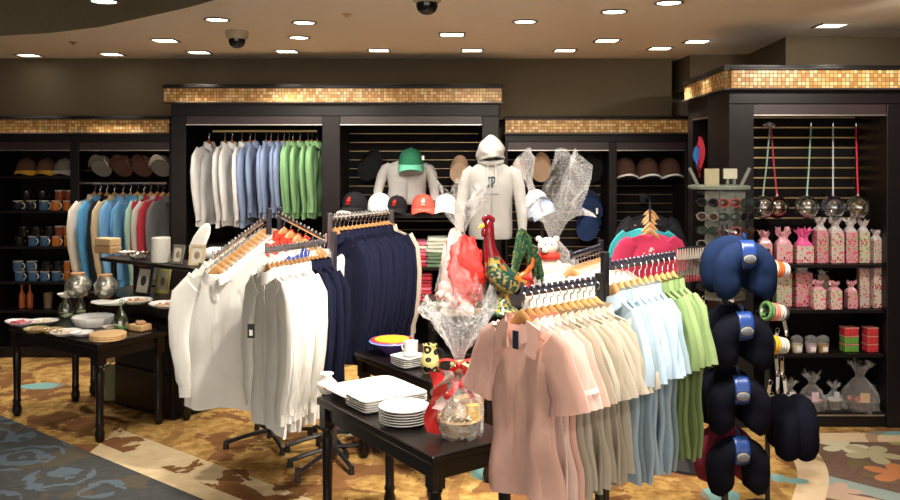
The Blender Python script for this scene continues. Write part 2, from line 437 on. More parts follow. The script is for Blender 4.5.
# ------------------------------------------------------------ wall cabinets
def slats(mb, x0, x1, yb, z0, z1, step, th=.0035):
    z = z0
    while z < z1: mb.bx(x0, x1, yb-.004, yb, z-th, z+th); z += step
def cabinet(name, label, xa, xb, D, depth, fz0, fz1, hz, bays, slat=None, over=(0, 0), ztop=None):
    """carcass of posts, back and plinth; fascia of mosaic between two mouldings"""
    t = thing(name, label, 'display cabinet', ((xa+xb)/2, D, 0)); ox = -(xa+xb)/2
    m_ = MB(); ztop = fz0
    yb = depth
    edges = [xa]+[q for bb in bays for q in bb]+[xb]
    for i in range(0, len(edges), 2):
        if edges[i+1]-edges[i] > .005: m_.bx(edges[i]+ox, edges[i+1]+ox, 0, yb, 0, hz+.07)
    m_.bx(xa+ox, xb+ox, 0, yb, hz+.07, ztop); m_.bx(xa+ox, xb+ox, .02, yb, 0, .09)
    m_.build('carcass', ESP, t, False, .004)
    MB().bx(xa+ox+.01, xb+ox-.01, yb-.02, yb, 0.01, fz1).build('back_panel', ESP_IN, t, False)
    for b0, b1 in bays:
        MB().bx(b0+ox, b1+ox, .012, .035, hz+.004, hz+.085).build('header_panel', PANEL, t, False, .002)
        MB().bx(b0+ox, b1+ox, .006, .03, hz-.005, hz+.003).build('header_trim', SILVERTRIM, t, False)
    o0, o1 = over
    MB().bx(xa+ox-o0, xb+ox+o1, -.05, yb, fz0+.008, fz1-.012).build('mosaic_fascia', MOSAIC, t, False)
    mm = MB(); mm.bx(xa+ox-o0-.012, xb+ox+o1+.012, -.065, yb, fz1-.012, fz1+.006); mm.bx(xa+ox-o0-.004, xb+ox+o1+.004, -.055, yb, fz1+.006, fz1+.02)
    mm.build('cornice', ESP, t, False, .004)
    mm = MB(); mm.bx(xa+ox-o0-.012, xb+ox+o1+.012, -.064, yb, fz0-.004, fz0+.008); mm.build('lower_moulding', mat('polished_dark_moulding', (.10, .08, .075), .18, .3), t, False, .003)
    if slat:
        for (b0, b1, z0, z1, st) in slat:
            s_ = MB(); s_.bx(b0+ox, b1+ox, yb-.035, yb-.02, z0-.05, z1+.02)
            s_.build('slat_board', ESP_IN, t, False)
            s_ = MB(); slats(s_, b0+ox+.01, b1+ox-.01, yb-.035, z0, z1, st, .0045 if D < 6 else .0028); s_.build('metal_groove', BRASS if D < 6 else mat('dull_groove', (.34, .24, .14), .4, .8), t, False)
    return t
def px(x, D): return (x-450)/F*D
def shelf(t, x0, x1, z, dep0, dep1, name='shelf', th=.022, m=None):
    lx, ly = t.location.x, t.location.y
    return MB().bx(x0-lx, x1-lx, dep0-ly, dep1-ly, z-th, z).build(name, m or ESP, t, False, .002)
D1, D2, D3 = 7.30, 7.05, 5.45
# left cabinet
cabL = cabinet('wall_cabinet', 'long dark cabinet at far left with mugs, bottles and a rail of shirts', px(-70, D1), px(171, D1), D1, .42, 1.905, 2.035, 1.765,
               [(px(-2, D1), px(70, D1)), (px(79, D1), px(169, D1))])
for z in (1.545, 1.25, .945, .645, .40): shelf(cabL, px(-2, D1), px(70, D1), z, D1+.02, D1+.40)
shelf(cabL, px(79, D1), px(169, D1), 1.60, D1+.12, D1+.40)
# tall middle cabinet
cabM = cabinet('wall_cabinet', 'tall middle cabinet with mosaic top, pastel shirts on its rail and caps on its shelf', px(171, D2), px(499, D2), D2, .62, 2.150, 2.282, 1.975,
               [(px(186, D2), px(322, D2)), (px(340, D2), px(482, D2))], [(px(340, D2), px(482, D2), .75, 1.93, .0775)], over=(.04, .02))
shelf(cabM, px(186, D2), px(322, D2), .98, D2+.02, D2+.6)
# right-back cabinet
cabR = cabinet('wall_cabinet', 'dark slatwall cabinet right of the mannequin with brown visored caps', px(499, D1)+.05, px(689, D1), D1, .42, 1.905, 2.035, 1.765,
               [(px(502, D1)+.05, px(609, D1)), (px(617, D1), px(685, D1))],
               [(px(502, D1)+.05, px(609, D1), .75, 1.72, .0775), (px(617, D1), px(685, D1), .75, 1.50, .0775)])
MB().bx(px(689, D1)-cabR.location.x, px(692.5, D1)-cabR.location.x, -.02, .1, 0, 2.03).build('gilt_edge_strip', mat('gilt_strip', (.50, .34, .10), .4, .5), cabR, False)
shelf(cabR, px(617, D1), px(685, D1), 1.535, D1+.1, D1+.40)
# caps shelf in the middle bay
shelf(cabM, px(340, D2), px(482, D2), 1.245, D2-.02, D2+.58, th=.035)
shelf(cabM, px(340, D2), px(482, D2), .80, D2, D2+.58)
shelf(cabM, px(340, D2), px(482, D2), .52, D2, D2+.58)
# right cabinet with a receding side
x0, x1 = 1.768, 3.05
cabS = cabinet('wall_cabinet', 'near right cabinet holding glass globes, patterned gift bags and gift baskets', x0, x1, D3, .45, 2.145, 2.276, 1.985,
               [(px(754, D3), px(887, D3))], [(px(754, D3), px(887, D3), 1.30, 1.99, .0685)])
for z in (1.034, .746, .464): shelf(cabS, px(756, D3), px(885, D3), z, D3+.02, D3+.42)
MB().bx(px(756, D3)-cabS.location.x, px(885, D3)-cabS.location.x, .004, .016, .075, .083).build('kick_trim', SILVERTRIM, cabS, False)
# receding side unit: joins near cabinet to the back wall
ct = thing('side_cabinet', 'receding dark cabinet side with mosaic top behind the sunglasses stand', 'display cabinet', (1.768, D3+.45, 0))
LX, LY = 1.768, D3+.45
def gx(y): return (1.768+(y-D3)*.073)-LX       # the face leans outward going back
def sidebox(y0, y1, z0, z1, dx0, dx1):
    vs = []
    for z in (z0, z1):
        for (y, dx) in ((y0, dx0), (y1, dx0), (y1, dx1), (y0, dx1)): vs.append((gx(y)+dx, y-LY, z))
    return MB().add(vs, [(0,1,2,3)[::-1], (4,5,6,7), (0,1,5,4), (1,2,6,5), (2,3,7,6), (3,0,4,7)])
m_ = MB()
for a in ((D3+.46, 5.95, 0, 2.145), (6.55, 6.72, 0, 2.145), (5.95, 6.55, 2.0, 2.145), (5.95, 6.55, 0, .1)):
    s_ = sidebox(*a, 0.0, .14); m_.add(s_.v, s_.f)
s_ = sidebox(5.95, 6.55, .1, 2.0, .40, .42); m_.add(s_.v, s_.f)
m_.build('carcass', ESP, ct, False)
sidebox(D3, 6.72, 2.153, 2.264, -.03, .3).build('mosaic_fascia', MOSAIC, ct, False)
sidebox(D3-.06, 6.74, 2.264, 2.296, -.045, .3).build('cornice', ESP, ct, False)
sidebox(D3-.06, 6.74, 2.141, 2.153, -.044, .3).build('lower_moulding', MATS['polished_dark_moulding'], ct, False)
sidebox(5.95, 6.55, 1.99, 1.998, -.004, .02).build('header_trim', SILVERTRIM, ct, False)
for z in (1.45, 1.0, .6): sidebox(5.95, 6.55, z-.02, z, .03, .40).build('shelf', ESP, ct, False)
# warm accent lamp that grazes the receding fascia (bright spot in the mosaic)
spot((1.52, 6.0, CEIL-.02), 8, (1.76, 5.98, 2.2), 50)
pc = thing('hanging_flag', 'small red and blue cloth hanging inside the receding side cabinet', 'cloth', (gx(6.2)+LX-.02, 6.2, 1.86))
MB().grid(lambda u, v: (.012*math.sin(u*9+v*4), (u-.5)*(.03+.16*math.sin(v*PI)**.6*(1-.35*v)), -.26*v-.04*math.sin(u*7)*v), 10, 10).build('cloth', fabric('flag_red', (.45, .03, .06)), pc)
MB().grid(lambda u, v: (-.020+.010*math.sin(u*9+v*4), .0+(u-.2)*.09, -.07-.13*v-.03*math.sin(u*6)*v), 8, 8).build('blue_patch', fabric('flag_blue', (.03, .14, .45)), pc)

# ------------------------------------------------------------ garments
def sh_z(x, neck=.065, front=0.0):
    a = abs(x)
    if a < neck: return -.100-front*(1-(a/neck)**2)
    return -.088-.30*a
def body_mb(sw, wb, L, th, ph, fold=.012, front=.03, flare=0.0, cinch=0.0):
    def fn(u, v):
        a = u*2*PI; c, s_ = math.cos(a), math.sin(a)
        k = min(1, v*5)
        w = sw+(wb-sw)*min(1, v*2.2)+flare*v-cinch*math.sin(PI*min(1, v*1.2))
        X = w*math.copysign(abs(c)**.75, c)
        t = th*(.35+.65*k)
        y = t*math.copysign(abs(s_)**.8, s_)
        x = X*(1-.02*math.sin(v*9+ph))
        y += fold*v**.7*(math.sin(x*34+ph+2*v)+.5*math.sin(x*71+ph*2))+.006*math.sin(v*14+ph+x*12)
        zt = sh_z(X if abs(X) < sw else sw*(1 if X > 0 else -1), front=front if s_ < 0 else .004)
        arm = -.17*max(0, (abs(X)-sw*.8)/(sw*.2))*0
        z = zt*(1-v)+(-L+.012*math.sin(x*20+ph))*v
        return (x, y, z)
    return MB().grid(fn, 32, 16, True, True)
def sleeve_mb(side, sw, long, th, ph, L=.60):
    if long:
        pts = [(side*(sw-.045), 0, -.175), (side*(sw+.012), 0, -.235), (side*(sw+.035), -.004, -.36), (side*(sw+.04), -.01, -.50), (side*(sw+.025), -.014, -.63), (side*(sw+.012), -.016, -L-.10), (side*(sw+.006), -.016, -L-.16)]
        rad = [(.075, th*.8), (.075, th), (.068, th*1.1), (.058, th*1.1), (.05, th), (.046, th), (.036, th*.8)]
    else:
        pts = [(side*(sw-.055), 0, -.155), (side*(sw-.02), 0, -.195), (side*(sw+.010), 0, -.255), (side*(sw+.035), -.004, -.32), (side*(sw+.052), -.006, -.375)]
        rad = [(.060, th*.8), (.075, th), (.078, th*1.15), (.078, th*1.3), (.080, th*1.45)]
    def wob(q, u, v):
        k = math.sin(q.z*38+ph+side)*.006+math.sin(u*12.6*2+ph)*.004*v
        return q+Vector((k, k*.6, 0))
    m_ = MB()
    # up=(0,1,0): first radius lies in the garment's plane
    m_.loft(pts, rad, 12, (0, 1, 0), True, .8, wob); return m_
GM = {}
def garment(kind, col, var=0, trim=None, stripes=None):
    """returns a maker of a garment thing with body, sleeves, collar, placket"""
    def mk():
        long = kind in ('long', 'jacket')
        t = thing('long_sleeved_shirt' if long else ('t_shirt' if kind == 'tee' else 'polo_shirt'), '', 'shirt')
        ph = var*2.1+.4
        m_ = fabric(*col); tr = trim or m_; st = stripes or (fabric(*COLW) if col[0] == 'pale_pink' else None)
        sw, wb, L, th = {'polo': (.18, .195, .72, .020), 'tee': (.19, .20, .62, .018), 'long': (.185, .205, .86, .020), 'jacket': (.205, .235, .78, .024), 'ladies': (.160, .165, .70, .018)}[kind]
        if kind == 'ladies': body_mb(sw, wb, L, th, ph, .011, .05, .01, .028).build('body', m_, t)
        else: body_mb(sw, wb, L, th, ph, .011, .03).build('body', m_, t)
        for s_ in (-1, 1):
            o = sleeve_mb(s_, sw, long, th, ph).build('sleeve', m_, t)
            if long:
                MB().loft([(s_*(sw+.006), -.016, -.745), (s_*(sw+.004), -.017, -.80)], [(.038, th*.85), (.036, th*.8)], 12, (0, 1, 0), True, .8).build('cuff', tr, o)
            elif st:
                MB().loft([(s_*(sw+.036), -.004, -.320), (s_*(sw+.042), -.005, -.334)], [(.084, th*1.42), (.084, th*1.46)], 12, (0, 1, 0), False, .8).build('sleeve_stripe', st, o)
        if kind in ('polo', 'ladies', 'long', 'jacket'):
            # collar: a stand round the neck and two pointed flaps
            c = MB()
            def fn(u, v):
                a = (u-.5)*2*PI*.86+PI/2
                r = .066+.014*v; z = -.088-.038*math.sin(-a+PI)*0+.012-.045*v
                fr = max(0, -math.sin(a))
                return (r*1.06*math.cos(a), .030*math.sin(a)-.004-.010*v*fr-.012*fr, z-.028*fr*(1+v*.7))
            c.grid(fn, 26, 4); c.grid(lambda u, v: Vector(fn(u, v))*1.0+Vector((0, .0035, -.001)), 26, 4)
            if kind == 'ladies':
                for s_ in (-1, 1):
                    c.add([(s_*.050, -.034, -.085), (s_*.100, -.024, -.112), (s_*.092, -.044, -.210), (s_*.030, -.046, -.185),
                           (s_*.050, -.026, -.085), (s_*.100, -.018, -.112), (s_*.092, -.034, -.208), (s_*.030, -.036, -.183)],
                          [(0,1,2,3), (7,6,5,4), (0,4,5,1), (1,5,6,2), (2,6,7,3), (3,7,4,0)])
            c.build('collar', tr, t)
            if kind == 'ladies': return t
            p = MB(); zb = -.25 if kind != 'jacket' else -L+.02
            p.box((0, -th-.004, (-.135+zb)/2), (.03, .004, abs(zb+.135))); p.build('placket', m_, t)
            b_ = MB()
            for k in range(3): b_.cyl((0, -th-.009, -.155-.035*k), (0, -th-.006, -.155-.035*k), .005)
            b_.build('button', mat('pearl_button', (.75, .74, .70), .3), t)
        return t
    return mk
def mk_hanger(m_=None):
    def mk():
        t = thing('wooden_hanger', '', 'hanger')
        xs = [-1, -.85, -.7, -.55, -.42, -.32, -.24, -.16, -.08, 0, .08, .16, .24, .32, .42, .55, .7, .85, 1]
        hm = [max(0, 1-abs(x)/.40)**.8 for x in xs]
        pts = [Vector((x*.175, 0, -.124-.25*abs(x)*.175+.046*h)) for x, h in zip(xs, hm)]
        rad = [(.005+.003*h, .007+.018*h) for h in hm]
        MB().loft(pts, rad, 8, (0, 0, 1)).build('bar', m_ or HANG, t)
        hp = [Vector((0, 0, -.045))]+[Vector((.017*math.sin(a)-.0, 0, -.012+.017*math.cos(a)-.006)) for a in [PI*.98-i*PI*1.35/8 for i in range(9)]]
        hp = [Vector((0, 0, -.05)), Vector((0, 0, -.036))]+[Vector((.016*math.sin(a), 0, -.0135+.016*math.cos(a))) for a in [PI-i*PI*1.3/8 for i in range(9)]]
        MB().loft(hp, [.0022]*len(hp), 6, (0, 1, 0)).build('hook', CHROME, t)
        return t
    return mk
def rail_point(a, b, s_): return Vector(a)+(Vector(b)-Vector(a))*s_
COLW = ('white', (.86, .85, .80)); NAVY = ('navy', (.010, .012, .034)); PINK = ('dusty_pink', (.76, .47, .40)); PALEP = ('pale_pink', (.80, .60, .54))
TAUPE = ('taupe', (.42, .37, .29)); STONE = ('stone', (.50, .45, .37)); SKY = ('pale_blue', (.38, .50, .60)); SLATE = ('slate_blue', (.25, .34, .38)); SAGE = ('leaf_green', (.15, .22, .09)); OLV = ('apple_green', (.20, .28, .12))
BLUEG = ('steel_blue', (.20, .26, .40)); MINT = ('mint_green', (.20, .38, .18))
def row(a, b, seq, yaw, cat_label, hang=HANG, group=None, hlabel=None, jitter=.05, s0=.04, s1=.97, scale=1.0, drop=0.0, hook=0.0, yjit=0.0):
    """seq: list of (kind, colour, words). Things are hung from a to b (near to far)"""
    n = len(seq)
    for i, (kind, col, words) in enumerate(seq):
        p = rail_point(a, b, s0+(s1-s0)*(i/(max(1, n-1))))+Vector((0, 0, -drop))
        rz = yaw+R.uniform(-jitter, jitter)
        v = (i*5+len(words)) % 3
        o = inst(('g', kind, col[0], v), garment(kind, col, v), '%s, %s from the %s' % (words, ORD[i], cat_label), p, rz, group, scale=scale)
        o.rotation_euler = (0, R.uniform(-.015, .015), rz)
        h = inst(('h', hang.name), mk_hanger(hang), '%s, %s from the %s' % (hlabel, ORD[i], cat_label), p, rz, (group or '')+' hangers', scale=scale)
def rack_arm(parent, a, b, name='arm', r=.010, balls=None, m=None, lip=True):
    a, b = Vector(a)-parent.location, Vector(b)-parent.location
    m_ = MB(); d = (b-a).normalized()
    m_.loft([a, b], [(.007, .014), (.007, .014)], 4, (0, 0, 1), True)
    n = balls or int((b-a).length/.032)
    for i in range(n):
        q = a+(b-a)*((i+.5)/n)+Vector((0, 0, .017)); m_.ball(q, .0085, 8, 5)
    if lip: m_.cyl(a-Vector((0, 0, .012)), a+Vector((0, 0, .038)), .006)
    return m_.build(name, m or CHROME, parent)

# -- pale rail in the tall cabinet
za = HC-(131-HY)/F*7.25
rA = thing('clothes_rail', 'brass rail high inside the left bay of the tall cabinet', 'clothes rail', (px(265, 7.25), 7.25, za))
MB().cyl((-.44, 0, 0), (.44, 0, 0), .011).build('rod', BRASS, rA)
for s_ in (-1, 1): MB().cyl((s_*.41, 0, 0), (s_*.41, .36, 0), .007).build('bracket', CHROME, rA)
seq = [('long', ('grey_white', (.62, .62, .62)), 'off-white long-sleeved shirt')]*4+[('long', BLUEG, 'steel blue long-sleeved shirt')]*6+[('long', MINT, 'green long-sleeved shirt')]*6
xs = [205, 221, 228, 238, 246, 251, 262, 267, 274, 280, 285, 289, 296, 304, 308, 313]
for i, (k, c, w) in enumerate(seq):
    p = Vector((px(xs[i]+4, 7.25), 7.25, za-.02)); v = i % 3
    side = 'left end of the tall cabinet rail'
    yaw = 1.47+R.uniform(-.10, .10) if i else 1.25
    inst(('g', k, c[0], v), garment(k, c, v), '%s, %s from the %s' % (w, ORD[i], side), p, yaw, 'shirts on the tall cabinet rail', scale=.82 if i > 4 else .90)
    inst(('h', HANGR.name), mk_hanger(HANGR), 'reddish wooden hanger, %s from the %s' % (ORD[i], side), p, yaw, 'hangers on the tall cabinet rail', scale=.86)
# -- mixed rail in the left cabinet
zb = HC-(183-HY)/F*7.42
rB = thing('clothes_rail', 'silver rail with mixed shirts under the four grey caps', 'clothes rail', (px(124, 7.42), 7.42, zb))
MB().cyl((-.37, 0, 0), (.37, 0, 0), .012).build('rod', CHROME, rB)
for s_ in (-1, 1): MB().cyl((s_*.34, 0, 0), (s_*.34, .27, 0), .007).build('bracket', CHROME, rB)
mix = [('ivory', (.72, .66, .56), 86), ('azure', (.10, .34, .62), 92), ('black_cloth', (.015, .015, .02), 99), ('sand', (.52, .42, .26), 107), ('sky_blue', (.18, .40, .66), 116), ('denim_blue', (.13, .30, .50), 124),
       ('azure', (.10, .34, .62), 131), ('seafoam', (.32, .48, .38), 138), ('maroon', (.35, .03, .05), 145), ('ash_grey', (.42, .40, .36), 152), ('maroon', (.35, .03, .05), 158), ('dark_grey', (.12, .12, .12), 165)]
nm = {'ivory': 'ivory', 'azure': 'bright blue', 'black_cloth': 'black', 'sand': 'tan', 'sky_blue': 'sky blue', 'denim_blue': 'denim blue', 'seafoam': 'seafoam green', 'maroon': 'maroon', 'ash_grey': 'ash grey', 'dark_grey': 'dark grey'}
for i, (c, rgb, x) in enumerate(mix):
    p = Vector((px(77+(x-77)*.95+9, 7.42), 7.42, zb-.02)); v = 0; yaw = 1.2+R.uniform(-.2, .2)
    inst(('g', 'long', c, v), garment('long', (c, rgb), i % 3), '%s long-sleeved shirt, %s from the left on the silver rail' % (nm[c], ORD[i]), p, yaw, 'mixed shirts on the silver rail', scale=.98)
    inst(('h', HANG.name), mk_hanger(HANG), 'light wooden hanger, %s from the left on the silver rail' % ORD[i], p, yaw, 'hangers on the silver rail', scale=.98)

def yaw_of(a, b, tw=0): return math.atan2(b[1]-a[1], b[0]-a[0])-PI/2+tw
def rack(label, base, posts, r=.013, m=None, feet=True, name='clothes_rack'):
    """posts: list of (x, y, z top); X-shaped foot under the first"""
    t = thing(name, label, 'clothes rack', (base[0], base[1], 0))
    for (x, y, z) in posts:
        MB().box((x-base[0], y-base[1], z/2+.01), (.026, .026, z-.02), .6).build('post', m or GUN, t, False, .003)
    if feet:
        for k in range(4):
            a = k*PI/2+.5; d = Vector((math.cos(a), math.sin(a), 0))
            f_ = MB(); f_.loft([d*.01+Vector((0, 0, .07)), d*.15+Vector((0, 0, .055)), d*.27+Vector((0, 0, .035))], [(.014, .012)]*3, 6)
            f_.cyl(d*.26, d*.26+Vector((0, 0, .04)), .018, .014); f_.build('foot', BLACK, t)
    if len(posts) > 1:
        f_ = MB()
        for (x, y, z) in posts[1:]: f_.loft([Vector((posts[0][0]-base[0], posts[0][1]-base[1], .07)), Vector((x-base[0], y-base[1], .07))], [(.012, .012)]*2, 6)
        f_.build('cross_bar', m or GUN, t)
    return t
# -- left four-way rack, arm A (white shirts) and arm B (red and blue shirts at the back)
pst = P(269, 213, 5.2)
RK = rack('four-way chrome rack with sloping ball-stop arms holding the long row of white shirts', (pst.x, 5.2), [(pst.x, 5.2, pst.z+.03), (pst.x+.05, 5.27, pst.z+.03)])
aA, bA = P(213, 258, 4.55), P(270, 216, 5.3)
rack_arm(RK, aA, bA, balls=18)
W = ('long', COLW, 'white long-sleeved shirt')
row(aA, bA, [W]*13, yaw_of(aA, bA, .0), 'near end of the sloping rack arm', group='white shirts on the sloping arm', hlabel='light wooden hanger', s0=.06, scale=.95)
aB, bB = P(326, 240, 4.95), P(277, 214, 5.27)
rack_arm(RK, aB, bB, balls=13)
red = ('tomato_red', (.70, .07, .04)); rb = ('royal_blue', (.03, .09, .40))
row(aB, bB, [('polo', COLW, 'white polo shirt'), ('polo', rb, 'royal blue polo shirt'), ('polo', COLW, 'white polo shirt'), ('polo', red, 'red polo shirt'), ('polo', red, 'red polo shirt'), ('polo', red, 'red polo shirt')],
    yaw_of(aB, bB), 'near end of the right sloping arm', group='polo shirts on the right sloping arm', hlabel='light wooden hanger', s0=.12, s1=.85)
# -- rack C: level bar, white then navy
aC, bC = P(266, 251, 4.2), P(325, 243, 4.75)
RC = rack('low rack with a level ridged bar of white and navy shirts in front', (bC.x+.03, 4.9), [(bC.x+.03, 4.9, bC.z+.05), ((aC.x+bC.x)/2, (4.2+4.75)/2+.02, .10)])
rack_arm(RC, aC, bC, m=mat('dull_steel', (.32, .31, .33), .32, .9))
row(aC, bC, [W]*9+[('long', NAVY, 'navy long-sleeved shirt')]*5, yaw_of(aC, bC, -.60), 'near end of the level bar', group='shirts on the level bar', hlabel='light wooden hanger', s0=.03)
# brand card hanging at the front of the first white shirt
t = thing('swing_tag', 'small black swing tag hanging on the front white shirt', 'tag', P(251, 331, 3.98))
MB().box((0, 0, 0), (.034, .002, .065)).build('card', BLACK, t, False); MB().box((0, -.0012, -.008), (.016, .001, .026)).build('window', fabric(*COLW), t, False)
# -- navy rack
aN, bN = P(333, 218, 5.15), P(388, 212, 5.62)
RN = rack('square-topped chrome rack packed with navy shirts', (aN.x-.02, 5.15), [(aN.x-.02, 5.15, aN.z+.03), (bN.x+.02, 5.66, bN.z+.01)], m=mat('dull_steel', (.32, .31, .33)))
rack_arm(RN, aN, bN, lip=False)
seqN = [('long', NAVY, 'navy long-sleeved shirt')]*13+[('long', ('cream', (.62, .52, .42)), 'cream long-sleeved shirt')]
row(aN, bN, seqN, yaw_of(aN, bN, -.1), 'post end of the navy rack', group='shirts on the navy rack', hlabel='light wooden hanger', s0=.04, s1=1.0)
# -- front rack
aF, bF = P(522, 293, 2.98), P(596, 282, 3.28)
aG, bG = P(610, 267, 3.34), P(675, 256, 3.74)
RF = rack('black front rack with two level arms of pastel polo shirts', (.62, 3.38), [(.605, 3.36, 1.36), (.580, 3.34, 1.28)], m=BLACK)
rack_arm(RF, aF, bF, m=GUN); rack_arm(RF, aG, bG, m=GUN)
pk = ('ladies', PINK, 'dusty pink polo shirt')
seqF = [pk, ('ladies', PALEP, 'pale pink polo shirt'), ('ladies', PALEP, 'pale pink polo shirt'), pk]+[('ladies', STONE if i % 2 else TAUPE, 'stone beige polo shirt' if i % 2 else 'taupe polo shirt') for i in range(8)]
row(aF, bF, seqF, yaw_of(aF, bF, -.02), 'front of the front rack', group='polo shirts on the front arm', hlabel='light wooden hanger', s0=.0, s1=1.0, jitter=.04)
seqG = [('polo', SKY, 'pale blue polo shirt'), ('polo', SLATE, 'slate blue polo shirt')]+[('polo', SKY, 'pale blue polo shirt')]*4+[('polo', SLATE, 'slate blue polo shirt')]+[('polo', SAGE, 'leaf green polo shirt'), ('polo', OLV, 'apple green polo shirt'), ('polo', SAGE, 'leaf green polo shirt'), ('polo', OLV, 'apple green polo shirt')]
row(aG, bG, seqG, yaw_of(aG, bG, -.62), 'near end of the right front arm', group='polo shirts on the rear arm', hlabel='light wooden hanger', s0=.06, s1=.97, jitter=.04, scale=1.1)
t = thing('neck_label', 'dark neck label inside the front dusty pink polo shirt', 'label', (0, 0, 0)); t.location = aF+Vector((-.02, -.02, -.02)); t.rotation_euler = (0, 0, yaw_of(aF, bF, -.02))
MB().box((.022, -.030, -.130), (.026, .002, .062)).build('strip', mat('label_navy', (.02, .03, .07), .6), t, False)
# -- rack behind the white bear
aH, bH = P(571, 257, 4.75), P(600, 248, 5.15)
RH = rack('dark rack behind the wrapped bear with white shirts', (bH.x+.02, 5.24), [(bH.x+.02, 5.24, bH.z+.04)], m=GUN)
rack_arm(RH, aH, bH, m=GUN)
row(aH, bH, [('polo', COLW, 'white polo shirt')]*8+[('polo', PINK, 'pink polo shirt')]*2, yaw_of(aH, bH, .1), 'near end of the rack behind the bear', group='shirts behind the wrapped bear', hlabel='light wooden hanger')

# ------------------------------------------------------------ tables
def table(label, o, a, b, L, Wd, z, leg=.032, name='display_table', th=.035, apron=.07):
    """o: corner; a, b unit vectors along length and width"""
    a = Vector((*a, 0)); b = Vector((*b, 0)); rz = math.atan2(a.y, a.x)
    c = Vector((*o, 0))+a*L/2+b*Wd/2
    t = thing(name, label, 'table', (c.x, c.y, 0), rz)
    MB().box((0, 0, z-th/2), (L, Wd, th)).build('tabletop', TABLEW, t, False, .008)
    m_ = MB()
    for s_ in (-1, 1):
        m_.box((0, s_*(Wd/2-.04), z-th-apron/2), (L-.1, .02, apron)); m_.box((s_*(L/2-.04), 0, z-th-apron/2), (.02, Wd-.1, apron))
    m_.build('apron', TABLEW, t, False, .003)
    for sx in (-1, 1):
        for sy in (-1, 1):
            x, y = sx*(L/2-.04), sy*(Wd/2-.04)
            q = MB(); q.box((x, y, z-th-.05), (.055, .055, .10))
            q.lathe([(.026, z-th-.10), (.030, z-th-.11), (.022, z-th-.125), (.027, z-th-.15), (.024, z*.45), (.022, .12), (.028, .10), (.022, .085), (.030, .05), (.028, .02), (.018, 0)], (x, y, 0), 14)
            q.build('leg', TABLEW, t)
    return t
ta, tb = (.826, -.564), (.564, .826)
FT = table('low dark table at the left with bowls and platters', (-2.93, 5.70), ta, tb, 1.0, .50, .60)
BT = table('second dark table behind the low one, carrying two silver jars', (-2.62, 6.18), ta, tb, 1.10, .42, .745)
# chest standing beneath
c = Vector((-2.62+.70*ta[0]+.09*tb[0], 6.18+.70*ta[1]+.09*tb[1], 0))
ch = thing('storage_chest', 'plain black chest beneath the second left table', 'chest', c, math.atan2(ta[1], ta[0]))
MB().box((0, .05, .31), (.62, .34, .60)).build('carcass', ESP, ch, False, .006)
for k in range(2): MB().box((0, -.125, .17+.27*k), (.58, .012, .25)).build('drawer_front', TABLEW, ch, False, .003)
# riser
rs = thing('display_riser', 'raised dark shelf on posts with frames and a white vase', 'shelf', onz(150, 262, 1.0)*1.0, math.atan2(ta[1], ta[0]))
rs.location.z = 0; rs.location = rs.location+Vector((tb[0], tb[1], 0))*.10
MB().box((0, 0, .985), (1.06, .26, .025)).build('shelf_top', TABLEW, rs, False, .004)
for sx in (-.42, .42):
    for sy in (-.09, .09): MB().box((sx, sy, .859), (.028, .028, .228)).build('post', TABLEW, rs, False, .003)

a2, b2 = (.575, -.818), (.818, .575)
T1 = table('dark table in the foreground with white plates and a wrapped basket', (-.63, 4.04), a2, b2, .98, .42, .60)
T2 = table('dark table behind the foreground one with a bright bowl and plates', (-.5485, 4.938), a2, b2, .78, .44, .60)
PT = table('dark pedestal table under the rooster and wrapped gifts', (-.14, 5.02), (1, 0), (0, 1), .88, .42, .85)

# ------------------------------------------------------------ small things
PORC = mat('white_porcelain', (.80, .79, .76), .15, 0, .03, coat=.4)
def place(mk, key, label, loc, rz=0, group=None, scale=None, rot=None):
    return inst(key, mk, label, loc, rz, group, rot, scale)
def one(name, cat, parts, label, loc, rz=0, group=None, key=None, scale=None, rot=None):
    """parts: list of (part name, MB factory, material)"""
    def mk():
        t = thing(name, '', cat)
        for p in parts:
            p[1]().build(p[0], p[2], t, p[3] if len(p) > 3 else True, p[4] if len(p) > 4 else 0)
        return t
    return inst(key or (name, label), mk, label, loc, rz, group, rot, scale)
def single(name, cat, mb, m, label, loc, rz=0, group=None, smooth=True, bevel=0):
    o = mb.build(name, m, None, smooth, bevel); o.location = loc; o.rotation_euler = (0, 0, rz)
    return tag(o, label, cat, group)
def plate_prof(r, h=.018): return [(.001, .002), (r*.55, .002), (r*.62, .0), (r*.66, .002), (r, h), (r*1.0, h+.004), (r*.66, .007), (.001, .006)]
def mk_plate(r=.105):
    def mk():
        t = MB().lathe(plate_prof(r), n=32).build('dinner_plate', PORC); return tag(t, '', 'plate')
    return mk
def sq_plate(s_, h=.014):
    def mk():
        m_ = MB()
        def fn(u, v):
            a = u*2*PI; k = [(.0, .003), (.75, .003), (.80, .0), (1, h), (1.0, h+.004), (.80, .008), (0, .007)][round(v*6)]
            c_, q = math.cos(a), math.sin(a); ee = .28
            return (s_*max(k[0], .005)*math.copysign(abs(c_)**ee, c_), s_*max(k[0], .005)*math.copysign(abs(q)**ee, q), k[1])
        m_.grid(fn, 40, 6, True, True)
        return tag(m_.build('square_plate', PORC), '', 'plate')
    return mk
rt = math.atan2(a2[1], a2[0])
